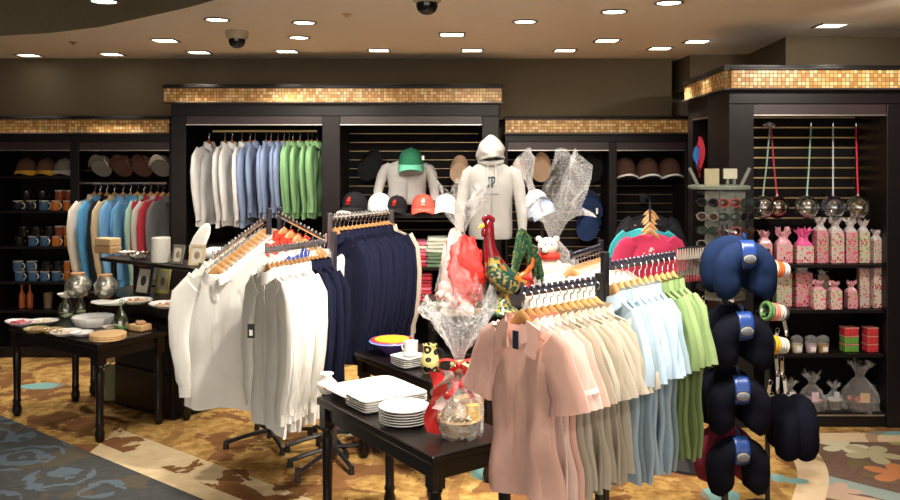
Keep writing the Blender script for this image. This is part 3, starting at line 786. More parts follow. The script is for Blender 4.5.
# foreground table
for k in range(5):
    p = onz(373, 408, .60); p.z += .003+.0105*k
    place(sq_plate(.098), 'sqp', 'white square plate, %s from the bottom of the left stack' % ORD[k], p, rt+.05*math.sin(k), 'square plates in the left stack')
for k in range(4):
    p = onz(404, 401, .60)+Vector((.0, 0, .003+.0105*k))
    place(sq_plate(.098), 'sqp', 'white square plate, %s from the bottom of the stack by the ribbon' % ORD[k], p, rt+.06*math.sin(k*2), 'square plates behind the round stack', scale=.86)
for k in range(6):
    p = onz(404, 424, .60)+Vector((0, 0, .003+.011*k))
    place(mk_plate(.108), 'rp', 'white round plate, %s from the bottom of the round stack' % ORD[k], p, k, 'round plates in the stack')
place(sq_plate(.20, .02), 'plt', 'large white square platter behind the plate stacks', onz(374, 393, .62), rt, scale=.92)
for sx in (0, ): single('platter_stand', 'stand', MB().box((0, 0, .009), (.2, .2, .018)), BLACK, 'thin black stand under the large square platter', onz(374, 393, .60)+Vector((0, .012, 0)), rt, None, False)
one('bud_vase', 'vase', [('body', lambda: MB().lathe([(.001, 0), (.022, 0), (.030, .008), (.040, .028), (.038, .045), (.022, .060), (.020, .068), (.028, .078), (.026, .080), (.016, .068), (.001, .06)], n=24), PORC),
    ('painted_motif', lambda: MB().ball((0, -.037, .030), (.010, .004, .007), 10, 6), mat('motif_orange', (.7, .25, .15), .3))], 'small white painted vase on the left corner of the foreground table', onz(327, 393, .60), scale=1.2)

RED = mat('red_ribbon', (.75, .03, .03), .35, 0, .1, coat=.3)
WICK = mat('straw_wicker', (.55, .38, .18), .6, 0, .35, 60, .004, 90)
def basket(r, h, n=6):
    def jag(u, v, rr, z): return rr*(1+.03*math.sin(u*2*PI*18+(math.floor(v*9) % 2)*PI)), z
    m_ = MB(); prof = [(.001, 0), (r*.72, 0)]+[(r*(.74+.26*i/9), h*i/9) for i in range(10)]+[(r*.95, h), (r*.70, .012), (.001, .01)]
    m_.lathe(prof, n=40, jag=jag); m_.torus((0, 0, h), r, .007, 30, 6); m_.torus((0, 0, .004), r*.74, .006, 24, 6); return m_
def cello(r0, zt, rn, ztop, rt_, seed=1, zb=0, sq=.12, lobes=5, spike=.16):
    rr = random.Random(seed)
    ph = [rr.uniform(0, 6.28) for _ in range(8)]
    n, k = 44, 22
    jit = [[rr.uniform(-1, 1) for _ in range(n)] for _ in range(k+1)]
    def fn(u, v):
        i = int(round(u*n)) % n; j = int(round(v*k)); a = u*2*PI
        if v < .45:
            q = v/.45; r = r0*(1.02+.05*math.sin(q*PI))*(1-q**2.6)+rn*q**2.6; z = zb+(zt-zb)*q
        elif v < .52: r = rn; z = zt+(v-.45)/.07*.02
        else:
            q = (v-.52)/.48; r = rn+(rt_-rn)*q**1.15; z = zt+.02+(ztop-zt-.02)*q
            z += q*q*spike*(ztop-zt)*(math.sin(a*lobes+ph[0])+.7*math.sin(a*3+ph[1])); r *= 1+.16*q*math.sin(a*9+ph[2])
        w = .035 if v < .45 else .02+.09*max(0, (v-.52)/.48)
        r = max(r*(1+w*2*jit[j][i]+.10*math.sin(a*11+ph[3]+v*5)*(1 if v > .2 else .3)), .003)
        return (r*math.cos(a+jit[j][i]*.05), r*math.sin(a+jit[j][i]*.05), z+jit[(j+3) % (k+1)][i]*.008)
    m_ = MB(); m_.grid(fn, n, k, True, False); return m_
def ribbon_bow(r=.05, tail=.16):
    m_ = MB()
    for s_ in (-1, 1):
        def loop(u, v, s_=s_):
            a = u*2*PI; return (s_*(r*.9-r*.9*math.cos(a)), -.02+(v-.5)*.02, r*.55*math.sin(a)*(.6+.4*math.sin(u*PI)))
        m_.grid(lambda u, v: Vector(loop(u, v))+Vector((0, (v-.5)*.02, 0)), 18, 2)
        m_.grid(lambda u, v, s_=s_: (s_*(.01+.03*u+.015*math.sin(u*8)+(v-.5)*.028), -.025-.02*u+.012*math.sin(u*7+s_), -tail*u), 12, 2)
    m_.ball((0, -.022, 0), .013, 10, 6); return m_
def gift(label, loc, r0, zt, rn, ztop, rtop, seed, inside, rz=0, cellname='cellophane_wrap', bow=None, name='wrapped_gift', cat='wrapped gift', lobes=5, film=None, spike=.16):
    t = thing(name, label, cat, loc, rz)
    for nm_, mb_, m_ in inside: mb_.build(nm_, m_, t)
    cello(r0, zt, rn, ztop, rtop, seed, lobes=lobes, spike=spike).build(cellname, film or CELLO, t, False)
    if bow: o = ribbon_bow(*bow).build('ribbon', RED, t); o.location = (0, -rn, zt)
    return t
# wrapped basket in the foreground
yl = mat('yellow_packet', (.85, .55, .04), .35); crm = mat('cream_filler', (.72, .62, .48), .8, 0, .2, 60, .004, 80)
def shred(r, z, n, seed, th=.004):
    rr = random.Random(seed); m_ = MB()
    for i in range(n):
        a, q = rr.uniform(0, 6.28), r*rr.random()**.5; c_ = Vector((q*math.cos(a), q*math.sin(a), z+rr.uniform(-.01, .02)))
        d = Vector((rr.uniform(-1, 1), rr.uniform(-1, 1), rr.uniform(-.3, .7))).normalized()*rr.uniform(.02, .045)
        m_.loft([c_-d, c_+Vector((0, 0, .01)), c_+d], [(th, .0012)]*3, 4)
    return m_
wb = gift('wicker basket in crinkled clear wrap with red ribbon on the foreground table', onz(459, 433, .603), .094, .285, .018, .53, .15, 4,
     [('basket', basket(.088, .062), WICK), ('filler', shred(.07, .06, 60, 3), crm),
      ('jar', MB().lathe([(.001, .03), (.026, .03), (.028, .04), (.028, .11), (.02, .125), (.021, .13), (.001, .13)], (-.02, .01, 0), 16), mat('beige_jar', (.75, .62, .5), .3)),
      ('packet', MB().box((.055, -.025, .085), (.05, .03, .075), .4), yl),
      ('box', MB().box((-.045, -.01, .10), (.04, .035, .13), .3), mat('cream_box', (.78, .72, .64), .5))], bow=(.050, .13), lobes=4, film=CELLO_BRIGHT, spike=.22)
o = MB().grid(lambda u, v: (-.095+.02*math.sin(u*6)+(v-.5)*.055, -.07-.02*math.sin(u*5+v*2), .27-.25*u), 14, 4).build('ribbon_tail', RED, wb)
o = MB().grid(lambda u, v: (-.05-.05*u+.02*math.sin(u*9)+(v-.5)*.04, -.085-.02*math.sin(u*5+v*2), .28-.16*u), 14, 4).build('dotted_ribbon_tail', mat('pale_ribbon', (.8, .55, .5), .4, 0, .5, 160), wb)

# second table
def bowl(r, h): return MB().lathe([(.001, 0), (r*.35, 0), (r*.38, .008), (r*.75, h*.55), (r, h), (r*.98, h+.004), (r*.70, h*.60), (.001, .012)], n=30)
t = thing('painted_bowl', 'wide bowl with red rim and yellow centre on the rear table', 'bowl', onz(392, 353, .60))
bowl(.125, .075).build('body', mat('bowl_violet', (.22, .12, .45), .25), t)
MB().torus((0, 0, .074), .112, .012, 30, 8, Matrix.Diagonal((1, 1, .5, 1))).build('red_rim', mat('bowl_red', (.80, .05, .05), .25), t)
MB().lathe([(.001, .070), (.07, .072), (.10, .078), (.10, .082), (.06, .079), (.001, .078)], n=26).build('yellow_centre', mat('bowl_yellow', (.92, .55, .04), .3), t)
MB().torus((0, 0, .070), .126, .007, 30, 8, Matrix.Diagonal((1, 1, .5, 1))).build('blue_edge', mat('bowl_blue', (.25, .35, .75), .25), t)
for k in range(5):
    p = onz(409, 366, .60)+Vector((0, 0, .003+.0105*k)); place(sq_plate(.098), 'sqp', 'small white square plate, %s from the bottom of the rear stack' % ORD[k], p, rt+.04*k, 'square plates on the rear table', scale=.8)
def mug_mb(r=.040, h=.088): return MB().lathe([(.001, 0), (r*.92, 0), (r, .006), (r, h), (r*.93, h), (r*.90, .008), (.001, .008)], n=22)
def handle_mb(r=.040, h=.088): return MB().torus((r+.006, 0, h*.5), .024, .005, 14, 6, Matrix.Rotation(PI/2, 4, 'X'), -PI*.55, PI*.55)
p = onz(411, 366, .60); p.z = .66
one('white_mug', 'mug', [('body', lambda: mug_mb(.038, .075), PORC), ('handle', lambda: handle_mb(.038, .075), PORC)], 'plain white mug standing on the rear stack of square plates', p, 2.4)
def spotmat():
    m, nt, b = newmat('spotted_glaze'); tc = nt.nodes.new('ShaderNodeTexCoord')
    vo = nt.nodes.new('ShaderNodeTexVoronoi'); vo.inputs['Scale'].default_value = 22; nt.links.new(tc.outputs['Object'], vo.inputs['Vector'])
    d = S(vo.outputs['Distance']); f = d.lt(.48)*(1-d.lt(.20))
    nt.links.new(mixc(f, (.62, .56, .22), (.02, .02, .02)).k, b.inputs['Base Color']); b.inputs['Roughness'].default_value = .2; return m
SPOTM = spotmat()
one('patterned_pitcher', 'pitcher', [('body', lambda: MB().lathe([(.001, 0), (.035, 0), (.048, .03), (.05, .06), (.04, .10), (.034, .125), (.040, .145), (.037, .146), (.030, .125), (.001, .11)], n=24), SPOTM),
    ('handle', lambda: MB().torus((.042, 0, .085), .034, .006, 14, 6, Matrix.Rotation(PI/2, 4, 'X'), -PI*.5, PI*.5), BLACK)], 'black and yellow-green patterned pitcher beside the rear plates', onz(430, 372, .603), .4, scale=1.0)
for k in range(3): single('patterned_plate', 'plate', MB().lathe(plate_prof(.085), n=28), SPOTM if k else mat('plate_red', (.7, .08, .04), .2), 'black-patterned plate, %s from the bottom beside the pitcher' % ORD[k] if k else 'red plate under the patterned plates beside the pitcher', onz(466, 372, .603)+Vector((0, 0, .011*k)), 0, None)

# ------------------------------------------------------------ rooster
def specmat(name, cols, scale=34):
    m, nt, b = newmat(name); tc = nt.nodes.new('ShaderNodeTexCoord')
    vo = nt.nodes.new('ShaderNodeTexVoronoi'); vo.inputs['Scale'].default_value = scale; nt.links.new(tc.outputs['Object'], vo.inputs['Vector'])
    sp = nt.nodes.new('ShaderNodeSeparateColor'); nt.links.new(vo.outputs['Color'], sp.inputs[0])
    nt.links.new(ramp(sp.outputs[0], [(i/len(cols), c) for i, c in enumerate(cols)], True).k, b.inputs['Base Color']); b.inputs['Roughness'].default_value = .15; b.inputs['Coat Weight'].default_value = .5
    return m
DG = (.03, .10, .06)
rb_ = specmat('rooster_body_glaze', [(.02, .07, .04), (.10, .16, .05), (.35, .32, .16), (.02, .05, .06), (.35, .25, .05)], 62)
CRIM = mat('crimson_glaze', (.15, .004, .010), .15, 0, .25, 20, coat=.5)
rt_ = thing('ceramic_rooster', 'tall glazed rooster figurine with crimson head and green tail on the pedestal table', 'figurine', onz(503, 314, .853), .35, None)
def L(*a): return [Vector(q) for q in a]
MB().lathe([(.001, 0), (.085, 0), (.09, .01), (.08, .03), (.05, .045), (.03, .09), (.001, .1)], (.0, 0, 0), 24).build('base', rb_, rt_)
MB().loft(L((.10, 0, .17), (.09, 0, .18), (.05, 0, .17), (0, 0, .19), (-.05, 0, .25), (-.07, 0, .33)), [(.015, .015), (.05, .05), (.072, .085), (.075, .09), (.06, .07), (.04, .045)], 18, (0, 1, 0)).build('body', rb_, rt_)
for s_ in (-1, 1): MB().loft(L((.01, s_*.02, .13), (.012, s_*.025, .03)), [.014, .012], 8).build('leg', mat('ochre_glaze', (.5, .3, .06), .25), rt_)
MB().loft(L((-.03, 0, .24), (-.065, 0, .31), (-.08, 0, .38), (-.083, 0, .45), (-.088, 0, .50), (-.09, 0, .525)), [(.062, .07), (.046, .05), (.032, .035), (.028, .030), (.030, .034), (.014, .015)], 16, (0, 1, 0)).build('neck_and_head', CRIM, rt_)
MB().loft(L((-.115, 0, .492), (-.135, 0, .488), (-.150, 0, .478)), [(.011, .012), (.008, .008), (.001, .001)], 8).build('beak', mat('yellow_glaze', (.85, .55, .03), .2), rt_)
m_ = MB()
for i in range(5): m_.ball((-.115+.014*i, 0, .528+.010*math.sin(i*.9)), (.012, .009, .018), 10, 6)
m_.build('comb', CRIM, rt_); m_ = MB(); m_.ball((-.115, .012, .452), (.011, .008, .024), 10, 6); m_.ball((-.115, -.012, .452), (.011, .008, .024), 10, 6); m_.build('wattle', CRIM, rt_)
for s_ in (-1, 1):
    MB().ball((-.104, s_*.026, .500), .005, 8, 5).build('eye', BLACK, rt_)
    w_ = MB()
    for i in range(5):
        w_.loft(L((-.035+.012*i, s_*(.062+.004*i), .28-.02*i), (.02+.014*i, s_*(.082), .225-.012*i), (.08+.012*i, s_*.066, .165+.004*i)), [(.018, .006), (.02, .007), (.004, .003)], 8, (0, 1, 0))
    w_.build('wing', specmat('wing_glaze', [(.02, .12, .12), (.45, .18, .03), (.03, .08, .05)], 24), rt_)
tg = [specmat('tail_green', [(.02, .07, .03), (.06, .12, .04), (.02, .06, .04)], 75), specmat('tail_mottled', [(.04, .12, .05), (.22, .24, .09), (.03, .08, .05)], 80), specmat('tail_teal', [(.02, .09, .09), (.05, .12, .05), (.28, .26, .10)], 75)]
for i in range(9):
    f_ = i/8; sp_ = (i % 3-1)*.035
    top = .47-.10*f_; ex = .05+.10*f_
    MB().loft(L((.06, sp_*.3, .19), (.075+.02*f_, sp_*.6, .30), (.09+ex*.35, sp_, top-.02*f_), (.10+ex*.75, sp_*1.2, top-.05-.05*f_), (.10+ex*.95, sp_*1.2, top-.14-.06*f_), (.095+ex*.98, sp_*1.2, top-.20-.05*f_)),
              [(.012, .010), (.016, .011), (.018, .012), (.018, .011), (.015, .009), (.003, .003)], 10, (0, 1, 0)).build('tail_feather', tg[i % 3], rt_)
for i in range(3):
    MB().loft(L((.08, -.03+.03*i, .20), (.12+.015*i, -.04+.03*i, .22), (.16+.015*i, -.04+.03*i, .27), (.175+.015*i, -.04+.03*i, .33), (.16+.01*i, -.05+.03*i, .36)), [(.012, .01), (.015, .01), (.015, .01), (.012, .009), (.003, .003)], 10, (0, 1, 0)).build('lower_tail_feather', mat('tail_orange', (.70, .12, .02), .2, 0, .4, 40, coat=.5), rt_)

# ------------------------------------------------------------ wrapped plush gifts
PLP = mat('pink_plush', (.80, .38, .34), .95, 0, .1, 60, .003, 200); PLW = mat('white_plush', (.82, .76, .68), .95, 0, .1, 60, .003, 200)
TIS = mat('red_tissue', (.85, .035, .03), .6, 0, .25, 20, .006, 40); TISP = mat('pale_pink_tissue', (.86, .52, .46), .7, 0, .12, 20, .006, 40)
def crumple(r, h, seed, c=(0, 0, 0)):
    rr = random.Random(seed); ph = [rr.uniform(0, 6) for _ in range(4)]
    return MB().ball((c[0], c[1], c[2]+h/2), (r, r*.8, h/2), 30, 20, lambda u, v: 1+.10*math.sin(u*38+ph[0]+v*8)+.08*math.sin(v*30+u*20+ph[1])+.05*math.sin(u*75+v*50))
g1 = gift('tall clear-wrapped gift with red tissue and a pink plush pig, left of the rooster', onz(461, 312, .853), .135, .43, .022, .68, .15, 11,
     [('tray', MB().lathe([(.001, 0), (.12, 0), (.13, .03), (.12, .03), (.11, .01), (.001, .01)], n=24), WICK), ('red_tissue', crumple(.105, .38, 2, (.025, -.03, .03)), TIS), ('pink_tissue', crumple(.075, .42, 5, (-.03, .03, .02)), TISP), ('orange_filler', crumple(.10, .12, 8, (0, 0, .02)), mat('orange_filler', (.8, .16, .05), .7, 0, .3, 30))], lobes=3)
pg = MB(); pg.ball((-.085, -.05, .135), (.045, .045, .055), 16, 12); pg.loft(L((-.105, -.075, .115), (-.125, -.095, .105), (-.133, -.103, .103)), [.026, .021, .020], 14)
pg.ball((-.075, -.045, .20), (.03, .03, .06), 14, 8); pg.build('plush_pig', PLP, g1)
m_ = MB()
for s_ in (-1, 1): m_.ball((-.136+.006*s_, -.106-.006*s_, .103), .004, 8, 5)
m_.build('nostrils', BLACK, g1)
g2 = gift('clear-wrapped basket with a white plush bear in red, right of the rooster', onz(556, 303, .853)+Vector((.0, .10, 0)), .17, .36, .03, .72, .20, 23,
     [('basket', basket(.14, .09), WICK), ('red_tissue', crumple(.13, .18, 3, (-.06, -.02, .03)), TIS), ('white_tissue', crumple(.09, .16, 9, (.08, .02, .05)), mat('white_tissue', (.75, .68, .60), .8))], lobes=3, film=CELLO_BRIGHT, spike=.34)
bear = bpy.data.objects.new('plush_bear_toy', None); COL.objects.link(bear); bear.parent = g2; bear.scale = (1.45,)*3; bear.location = (-.045, .02, -.06)
bb = MB(); bb.ball((.0, -.09, .19), (.045, .04, .055), 16, 12); bb.ball((-.005, -.10, .275), (.042, .038, .038), 18, 12); bb.ball((-.022, -.135, .265), (.018, .016, .014), 12, 8)
for s_ in (-1, 1): bb.ball((-.005+s_*.036, -.095, .305), (.013, .008, .013), 12, 8); bb.loft(L((s_*.03, -.10, .21), (s_*.05, -.125, .18), (s_*.035, -.14, .155)), [.017, .015, .016], 10); bb.loft(L((s_*.025, -.10, .15), (s_*.05, -.14, .14)), [.02, .021], 10)
bb.build('plush_bear', PLW, bear)
MB().torus((0, -.095, .237), .034, .014, 20, 8).build('red_scarf', mat('red_knit', (.80, .05, .03), .9), bear)
m_ = MB(); m_.ball((-.036, -.148, .272), .005, 8, 5); m_.ball((-.018, -.137, .287), .0035, 6, 4); m_.ball((.008, -.136, .288), .0035, 6, 4); m_.build('face_beads', BLACK, bear)
MB().loft(L((-.10, -.08, .24), (-.095, -.085, .28)), [(.03, .02), (.02, .015)], 12).build('red_bow', RED, bear)
single('green_book', 'book', MB().box((0, 0, .008), (.15, .11, .016)), mat('pale_green_cover', (.35, .50, .32), .5), 'pale green booklet lying at the left edge of the pedestal table', onz(440, 306, .851), .2, None, False, .002)

# ------------------------------------------------------------ caps
def mk_cap(col, brim=None, emblem=None, band=None, key=None):
    c_ = fabric(*col); bcol = fabric(*brim) if brim else c_
    def mk():
        t = thing('baseball_cap', '', 'cap')
        def crown(u, v):
            a = u*2*PI; ph = v*PI/2*.99; r = math.cos(ph)**.75
            return (.083*r*math.cos(a), .098*r*math.sin(a)+.01, .112*math.sin(ph)**.9*(1+.04*max(0, -math.sin(a))))
        MB().grid(crown, 28, 10, True, True).build('crown', c_, t)
        def br(u, v):
            a = -PI*(.08+.84*u); r0 = .90
            x0, y0 = .083*math.cos(a), .098*math.sin(a)+.01
            ex = .072*math.sin(-a)**.7*v
            return (x0*(1+.06*v), y0-ex, .012-.020*v*1.0-.030*(abs(math.cos(a))**2)*v+.006*math.sin(-a))
        m_ = MB(); m_.grid(br, 20, 5); m_.grid(lambda u, v: Vector(br(u, v))-Vector((0, 0, .004)), 20, 5); m_.build('brim', bcol, t)
        MB().ball((0, .01, .113), (.008, .008, .005), 8, 5).build('top_button', bcol, t)
        if emblem:
            e = MB(); e.ball((0, -.079, .062), (.014, .010, .012), 10, 8); e.ball((.003, -.073, .077), (.009, .008, .009), 10, 8); e.box((0, -.088, .043), (.03, .006, .005)); e.build('emblem', fabric(*emblem), t)
        if band:
            m_ = MB(); m_.loft([Vector(br(i_/20, 1.0))+Vector((0, -.004, 0)) for i_ in range(21)], [(.004, .008)]*21, 6); m_.build('brim_piping', fabric(*band), t)
        return t
    return mk
CB = ('cap_black', (.012, .012, .014)); CR = ('cap_coral', (.80, .10, .07)); CW = ('cap_white', (.80, .79, .77)); CG = ('cap_green', (.025, .15, .08)); CT = ('cap_tan', (.55, .38, .26)); CBR = ('cap_brown', (.11, .055, .04)); CN = ('cap_navy', (.03, .06, .17)); CGY = ('cap_grey', (.20, .19, .16)); CY = ('cap_yellow', (.95, .58, .08)); LB = ('pale_blue_cloth', (.35, .45, .62))
redE = ('emblem_red', (.75, .03, .02))
Zs = 1.245; Yc = D2+.10
place(mk_cap(CB, emblem=redE, band=CW), 'capbk1', 'black cap with red emblem and white piping at the left of the cap shelf', (px(354, Yc), Yc, Zs+.025), -.35, None, 1.3)
place(mk_cap(CW), 'capw', 'plain white cap between two black caps on the cap shelf', (px(380, Yc), Yc+.02, Zs+.025), .5, None, 1.2)
place(mk_cap(CB, emblem=redE), 'capbk2', 'plain-brimmed black cap with red emblem beside the coral cap', (px(397, Yc), Yc-.02, Zs+.025), -.2, None, 1.05)
place(mk_cap(CR, emblem=CW), 'capr', 'coral red cap with white emblem on the cap shelf', (px(423, Yc), Yc-.02, Zs+.025), .05, None, 1.15)
place(mk_cap(CW), 'capw', 'white cap at the right end of the cap shelf by the mannequin', (px(446, Yc), Yc, Zs+.025), -.1, None, 1.15)
def hang_cap(mk, key, label, x, y, D, rot, sc_=1.15, group=None):
    o = place(mk, key, label, P(x, y, D), 0, group, sc_, rot)
    return o
DS = D2+.50
hang_cap(mk_cap(CB, emblem=redE), 'capbk2', 'black cap with red emblem hanging high on the slats at left', 369, 168, DS-.05, (-1.2, .3, .3))
hang_cap(mk_cap(CG, ('cap_seagreen', (.12, .42, .28))), 'capg', 'green cap with paler brim hung over the grey hooded top', 411, 166, D2+.18, (.1, .0, .05), 1.3)
MB_ = MB().box((0, 0, 0), (.022, .002, .036)); single('price_tag', 'tag', MB_, fabric(*CW), 'white tag on the side of the green cap', P(423, 158, D2+.10), .2, None, False)
hang_cap(mk_cap(CT), 'capt', 'tan cap hanging on the slats left of the hooded mannequin', 459, 172, D2+.42, (-1.35, .1, 0), .95)
hang_cap(mk_cap(CT), 'capt', 'tan cap hanging just right of the hooded mannequin', 519, 172, D1+.27, (-1.35, .0, .1), .85)
hang_cap(mk_cap(CT), 'capt', 'tan cap hanging alone on the right slats, brim down', 541, 170, D1+.22, (-1.35, 0, 0), 1.0)
hang_cap(mk_cap(CB), 'capb0', 'black cap hanging on the right slats, left of its twin', 569, 168, D1+.27, (-1.35, 0, .1), 1.35, 'black caps on the right slats')
hang_cap(mk_cap(CB), 'capb0', 'black cap hanging on the right slats, nearest the post', 590, 168, D1+.27, (-1.35, 0, -.1), 1.35, 'black caps on the right slats')
hang_cap(mk_cap(CN), 'capn', 'navy blue cap hanging above another navy cap by the right post', 590, 210, D1+.18, (-1.0, 0, -.2), 1.35)
hang_cap(mk_cap(CN), 'capn', 'navy blue cap hanging lowest by the right post', 588, 228, D1+.22, (-1.2, 0, .1), 1.2)
single('price_tag', 'tag', MB().box((0, 0, 0), (.02, .002, .05)), fabric(*CW), 'white tag on the side of the navy cap', P(597, 211, D1+.08), .2, None, False)
hang_cap(mk_cap(CW), 'capw', 'white cap hanging above the pale blue cap behind the wrapped bear', 537, 206, D1-.25, (-.5, 0, .2), 1.2)
hang_cap(mk_cap(LB), 'caplb', 'pale blue cap hanging behind the wrapped bear', 543, 217, D1-.35, (-.3, 0, .4), 1.35)
pr = thing('cap_pegs', 'dark peg bar behind the wrapped bear holding two caps', 'rack', P(542, 215, D1-.22)); pr.location.z = 0
MB().box((0, .0, .62), (.02, .02, 1.24)).build('post', BLACK, pr, False); MB().box((0, -.1, 1.2), (.02, .3, .015)).build('peg', BLACK, pr, False)
MB().box((0, 0, .01), (.3, .3, .02)).build('foot_plate', BLACK, pr, False)
for i, x in enumerate((625, 648, 670)):
    place(mk_cap(CBR, CBR, band=CW), 'capbr', 'brown cap with white brim edge, %s of the three on the right shelf' % ('left', 'middle', 'right')[i], (px(x, D1+.2), D1+.2, 1.56), 0, 'brown caps on the right shelf', 1.22)
for i, (x, c_, b_, w) in enumerate(((27, CBR, CY, 'brown cap with yellow brim at the left of the mug cabinet'), (47, CBR, CY, 'brown cap with yellow brim in the middle above the mugs'), (65, CGY, CW, 'grey cap with white brim above the orange mugs'))):
    place(mk_cap(c_, b_), 'capy%s' % c_[0], w, (px(x, D1+.2), D1+.2, 1.572), .1, None, 1.1)
for i, x in enumerate((101, 122, 142, 161)):
    place(mk_cap(CGY if i in (0, 3) else CBR, CW if i == 3 else None), 'caph%d' % (i if i else 0), '%s cap, %s from the left above the mixed shirts' % (('pale grey', 'dark brown', 'dark brown', 'grey and white')[i], ORD[i]), (px(x, D1+.04), D1+.04, 1.615), 0, 'caps above the mixed shirts', 1.0, (-.8, 0, 0))

# ------------------------------------------------------------ hooded mannequin and grey top
GREY = fabric('heather_grey', (.40, .39, .37), .12)
def hoodie(label, loc, rz, hood=True, sc_=1.0, stand=None):
    t = thing('hooded_sweatshirt', label, 'sweatshirt', loc, rz); t.scale = (sc_,)*3
    def body(u, v):
        a = u*2*PI; c_, s_ = math.cos(a), math.sin(a)
        zz = [0, .03, .07, .12, .20, .30, .40, .50, .58, .62][min(9, int(v*9+.5))]
        w = [.06, .12, .175, .19, .185, .175, .165, .17, .175, .165][min(9, int(v*9+.5))]
        d = [.05, .07, .085, .10, .115, .11, .10, .10, .105, .10][min(9, int(v*9+.5))]
        f_ = 1+.03*math.sin(a*7+zz*20)*min(1, zz*3)
        return (w*math.copysign(abs(c_)**.9, c_)*f_, d*s_*f_, -zz)
    m_ = MB(); m_.grid(body, 36, 9, True, True); m_.build('body', GREY, t)
    for s_ in (-1, 1):
        o = MB().loft(L((s_*.135, 0, -.075), (s_*.18, 0, -.11), (s_*.215, -.005, -.20), (s_*.235, -.02, -.32), (s_*.25, -.05, -.44), (s_*.25, -.08, -.56)), [(.05, .05), (.058, .058), (.052, .055), (.045, .05), (.042, .045), (.032, .034)], 16, (0, 1, 0), True, 1, lambda q, u, v: q+Vector((.004*math.sin(q.z*60), .004*math.sin(q.z*45+u*12), 0))).build('sleeve', GREY, t)
    if hood:
        def hd(u, v):
            a = u*2*PI; z = 1-v                     # v=0 crown, v=1 hem
            r = math.sin(min(1, v*1.35+.02)*PI/2)**.75
            front = max(0, -math.sin(a)); back = max(0, math.sin(a))
            k = 1+.05*math.sin(a*3+v*6)*v+.045*math.sin(a*5-v*11+1)*v+.03*math.sin(v*13+a)
            x = .108*r*math.cos(a)*k*(1-.12*max(0, v-.75)*4*.5)
            y = .118*r*math.sin(a)*k-.03*v*front+.01
            zz = .205-.190*v+.030*front*v*v-.05*back*v+.012*math.cos(a)*v*v
            return (x, y, zz)
        h_ = MB().grid(hd, 40, 18, True, False).build('hood', GREY, t); h_.modifiers.new('s', 'SOLIDIFY').thickness = .006
        MB().loft([Vector(hd((i_ % 40)/40, 1))+Vector((0, 0, -.004)) for i_ in range(41)], [(.009, .012)]*41, 8, (0, 0, 1)).build('hood_hem', GREY, t)
        MB().loft(L((0, .01, .14), (0, .01, .05), (0, .01, -.03)), [.055, .055, .06], 16).build('hood_gap_shade', fabric('shadow_grey', (.16, .155, .14)), t)  # darker grey core paints the shade in the gap under the hood
        MB().loft([Vector((.085*math.cos(a), -.01+.072*math.sin(a), -.006-.012*max(0, -math.sin(a)))) for a in [i_*2*PI/24 for i_ in range(25)]], [(.022, .022)]*25, 8).build('neck_roll', GREY, t)
        for s_ in (-1, 1): MB().loft(L((s_*.03, -.10, -.03), (s_*.032, -.122, -.10), (s_*.03, -.127, -.19)), [.0035]*3, 6).build('drawstring', fabric('cord_grey', (.6, .58, .54)), t)
        lt = MB(); lt.box((-.026, 0, 0), (.014, .004, .085)); lt.box((.002, 0, 0), (.014, .004, .085)); lt.torus((.008, 0, .02), .020, .007, 16, 6, Matrix.Rotation(PI/2, 4, 'X'), -PI/2, PI/2)
        lt.box((-.012, 0, .036), (.022, .004, .010))
        o = lt.build('monogram', fabric('ink_teal', (.04, .07, .09)), t); o.location = (.0, -.121, -.165)
    z0 = -.26 if hood else -.22
    lt = MB()
    for i, w in enumerate((.022, .014, .020, .016, .024, .012)): lt.box((-.055+.022*i, -.1165, z0), (w*.75, .004, .008))
    lt.build('stitched_line', fabric('ink_dark', (.10, .10, .11)), t)
    MB().box((0, -.113, -.42), (.008, .006, .36)).build('zip', mat('zip_metal', (.3, .3, .3), .4, .6), t)
    return t
HM = hoodie('pale grey hooded sweatshirt with dark chest monogram on the standing form', P(491, 161, 6.35), .0, True, .92)
fm = thing('mannequin_stand', 'thin pole stand carrying the hooded sweatshirt', 'stand', (HM.location.x, HM.location.y, 0))
MB().cyl((0, 0, .02), (0, 0, HM.location.z-.15), .014).build('pole', GUN, fm); MB().lathe([(.001, 0), (.17, 0), (.17, .012), (.03, .022), (.001, .022)], n=30).build('base_disc', GUN, fm)
G2_ = hoodie('grey long-sleeved zip top lying against the slats under the green cap', P(407, 160, D2+.25), .0, False, .95)
G2_.scale = (.95, .95, .60)
tb_ = thing('torso_bracket', 'dark bracket on the slats holding the grey zip top', 'bracket', G2_.location+Vector((0, .2, -.2)))
MB().box((0, 0, 0), (.03, .32, .02)).build('bar', BLACK, tb_, False)

# folded stacks
def stack(x, yb, zb, D, cols, w, d, th, words, rz=0):
    for i, c_ in enumerate(cols):
        m_ = MB(); pts = []
        hw = w/2*(1+R.uniform(-.03, .03)); hd_ = d/2
        m_.loft([Vector((-hw*.99, 0, 0)), Vector((-hw*.9, 0, 0)), Vector((0, 0, 0)), Vector((hw*.9, 0, 0)), Vector((hw*.99, 0, 0))], [(hd_*.9, th*.3), (hd_, th*.5), (hd_, th*.54), (hd_, th*.5), (hd_*.9, th*.3)], 16, (0, 0, 1), True, .35, lambda q, u, v: q+Vector((0, 0, .003*math.sin(q.x*40+i*2+q.y*20))))
        o = m_.build('folded_shirt', fabric(*c_))
        o.location = (px(x, D)+R.uniform(-.006, .006), D+d/2, zb+th*(i+.5)); o.rotation_euler = (0, 0, rz+R.uniform(-.04, .04))
        tag(o, '%s folded shirt, %s from the bottom of the %s' % (c_[0].split('_')[-1], ORD[i], words), 'folded shirt', words)
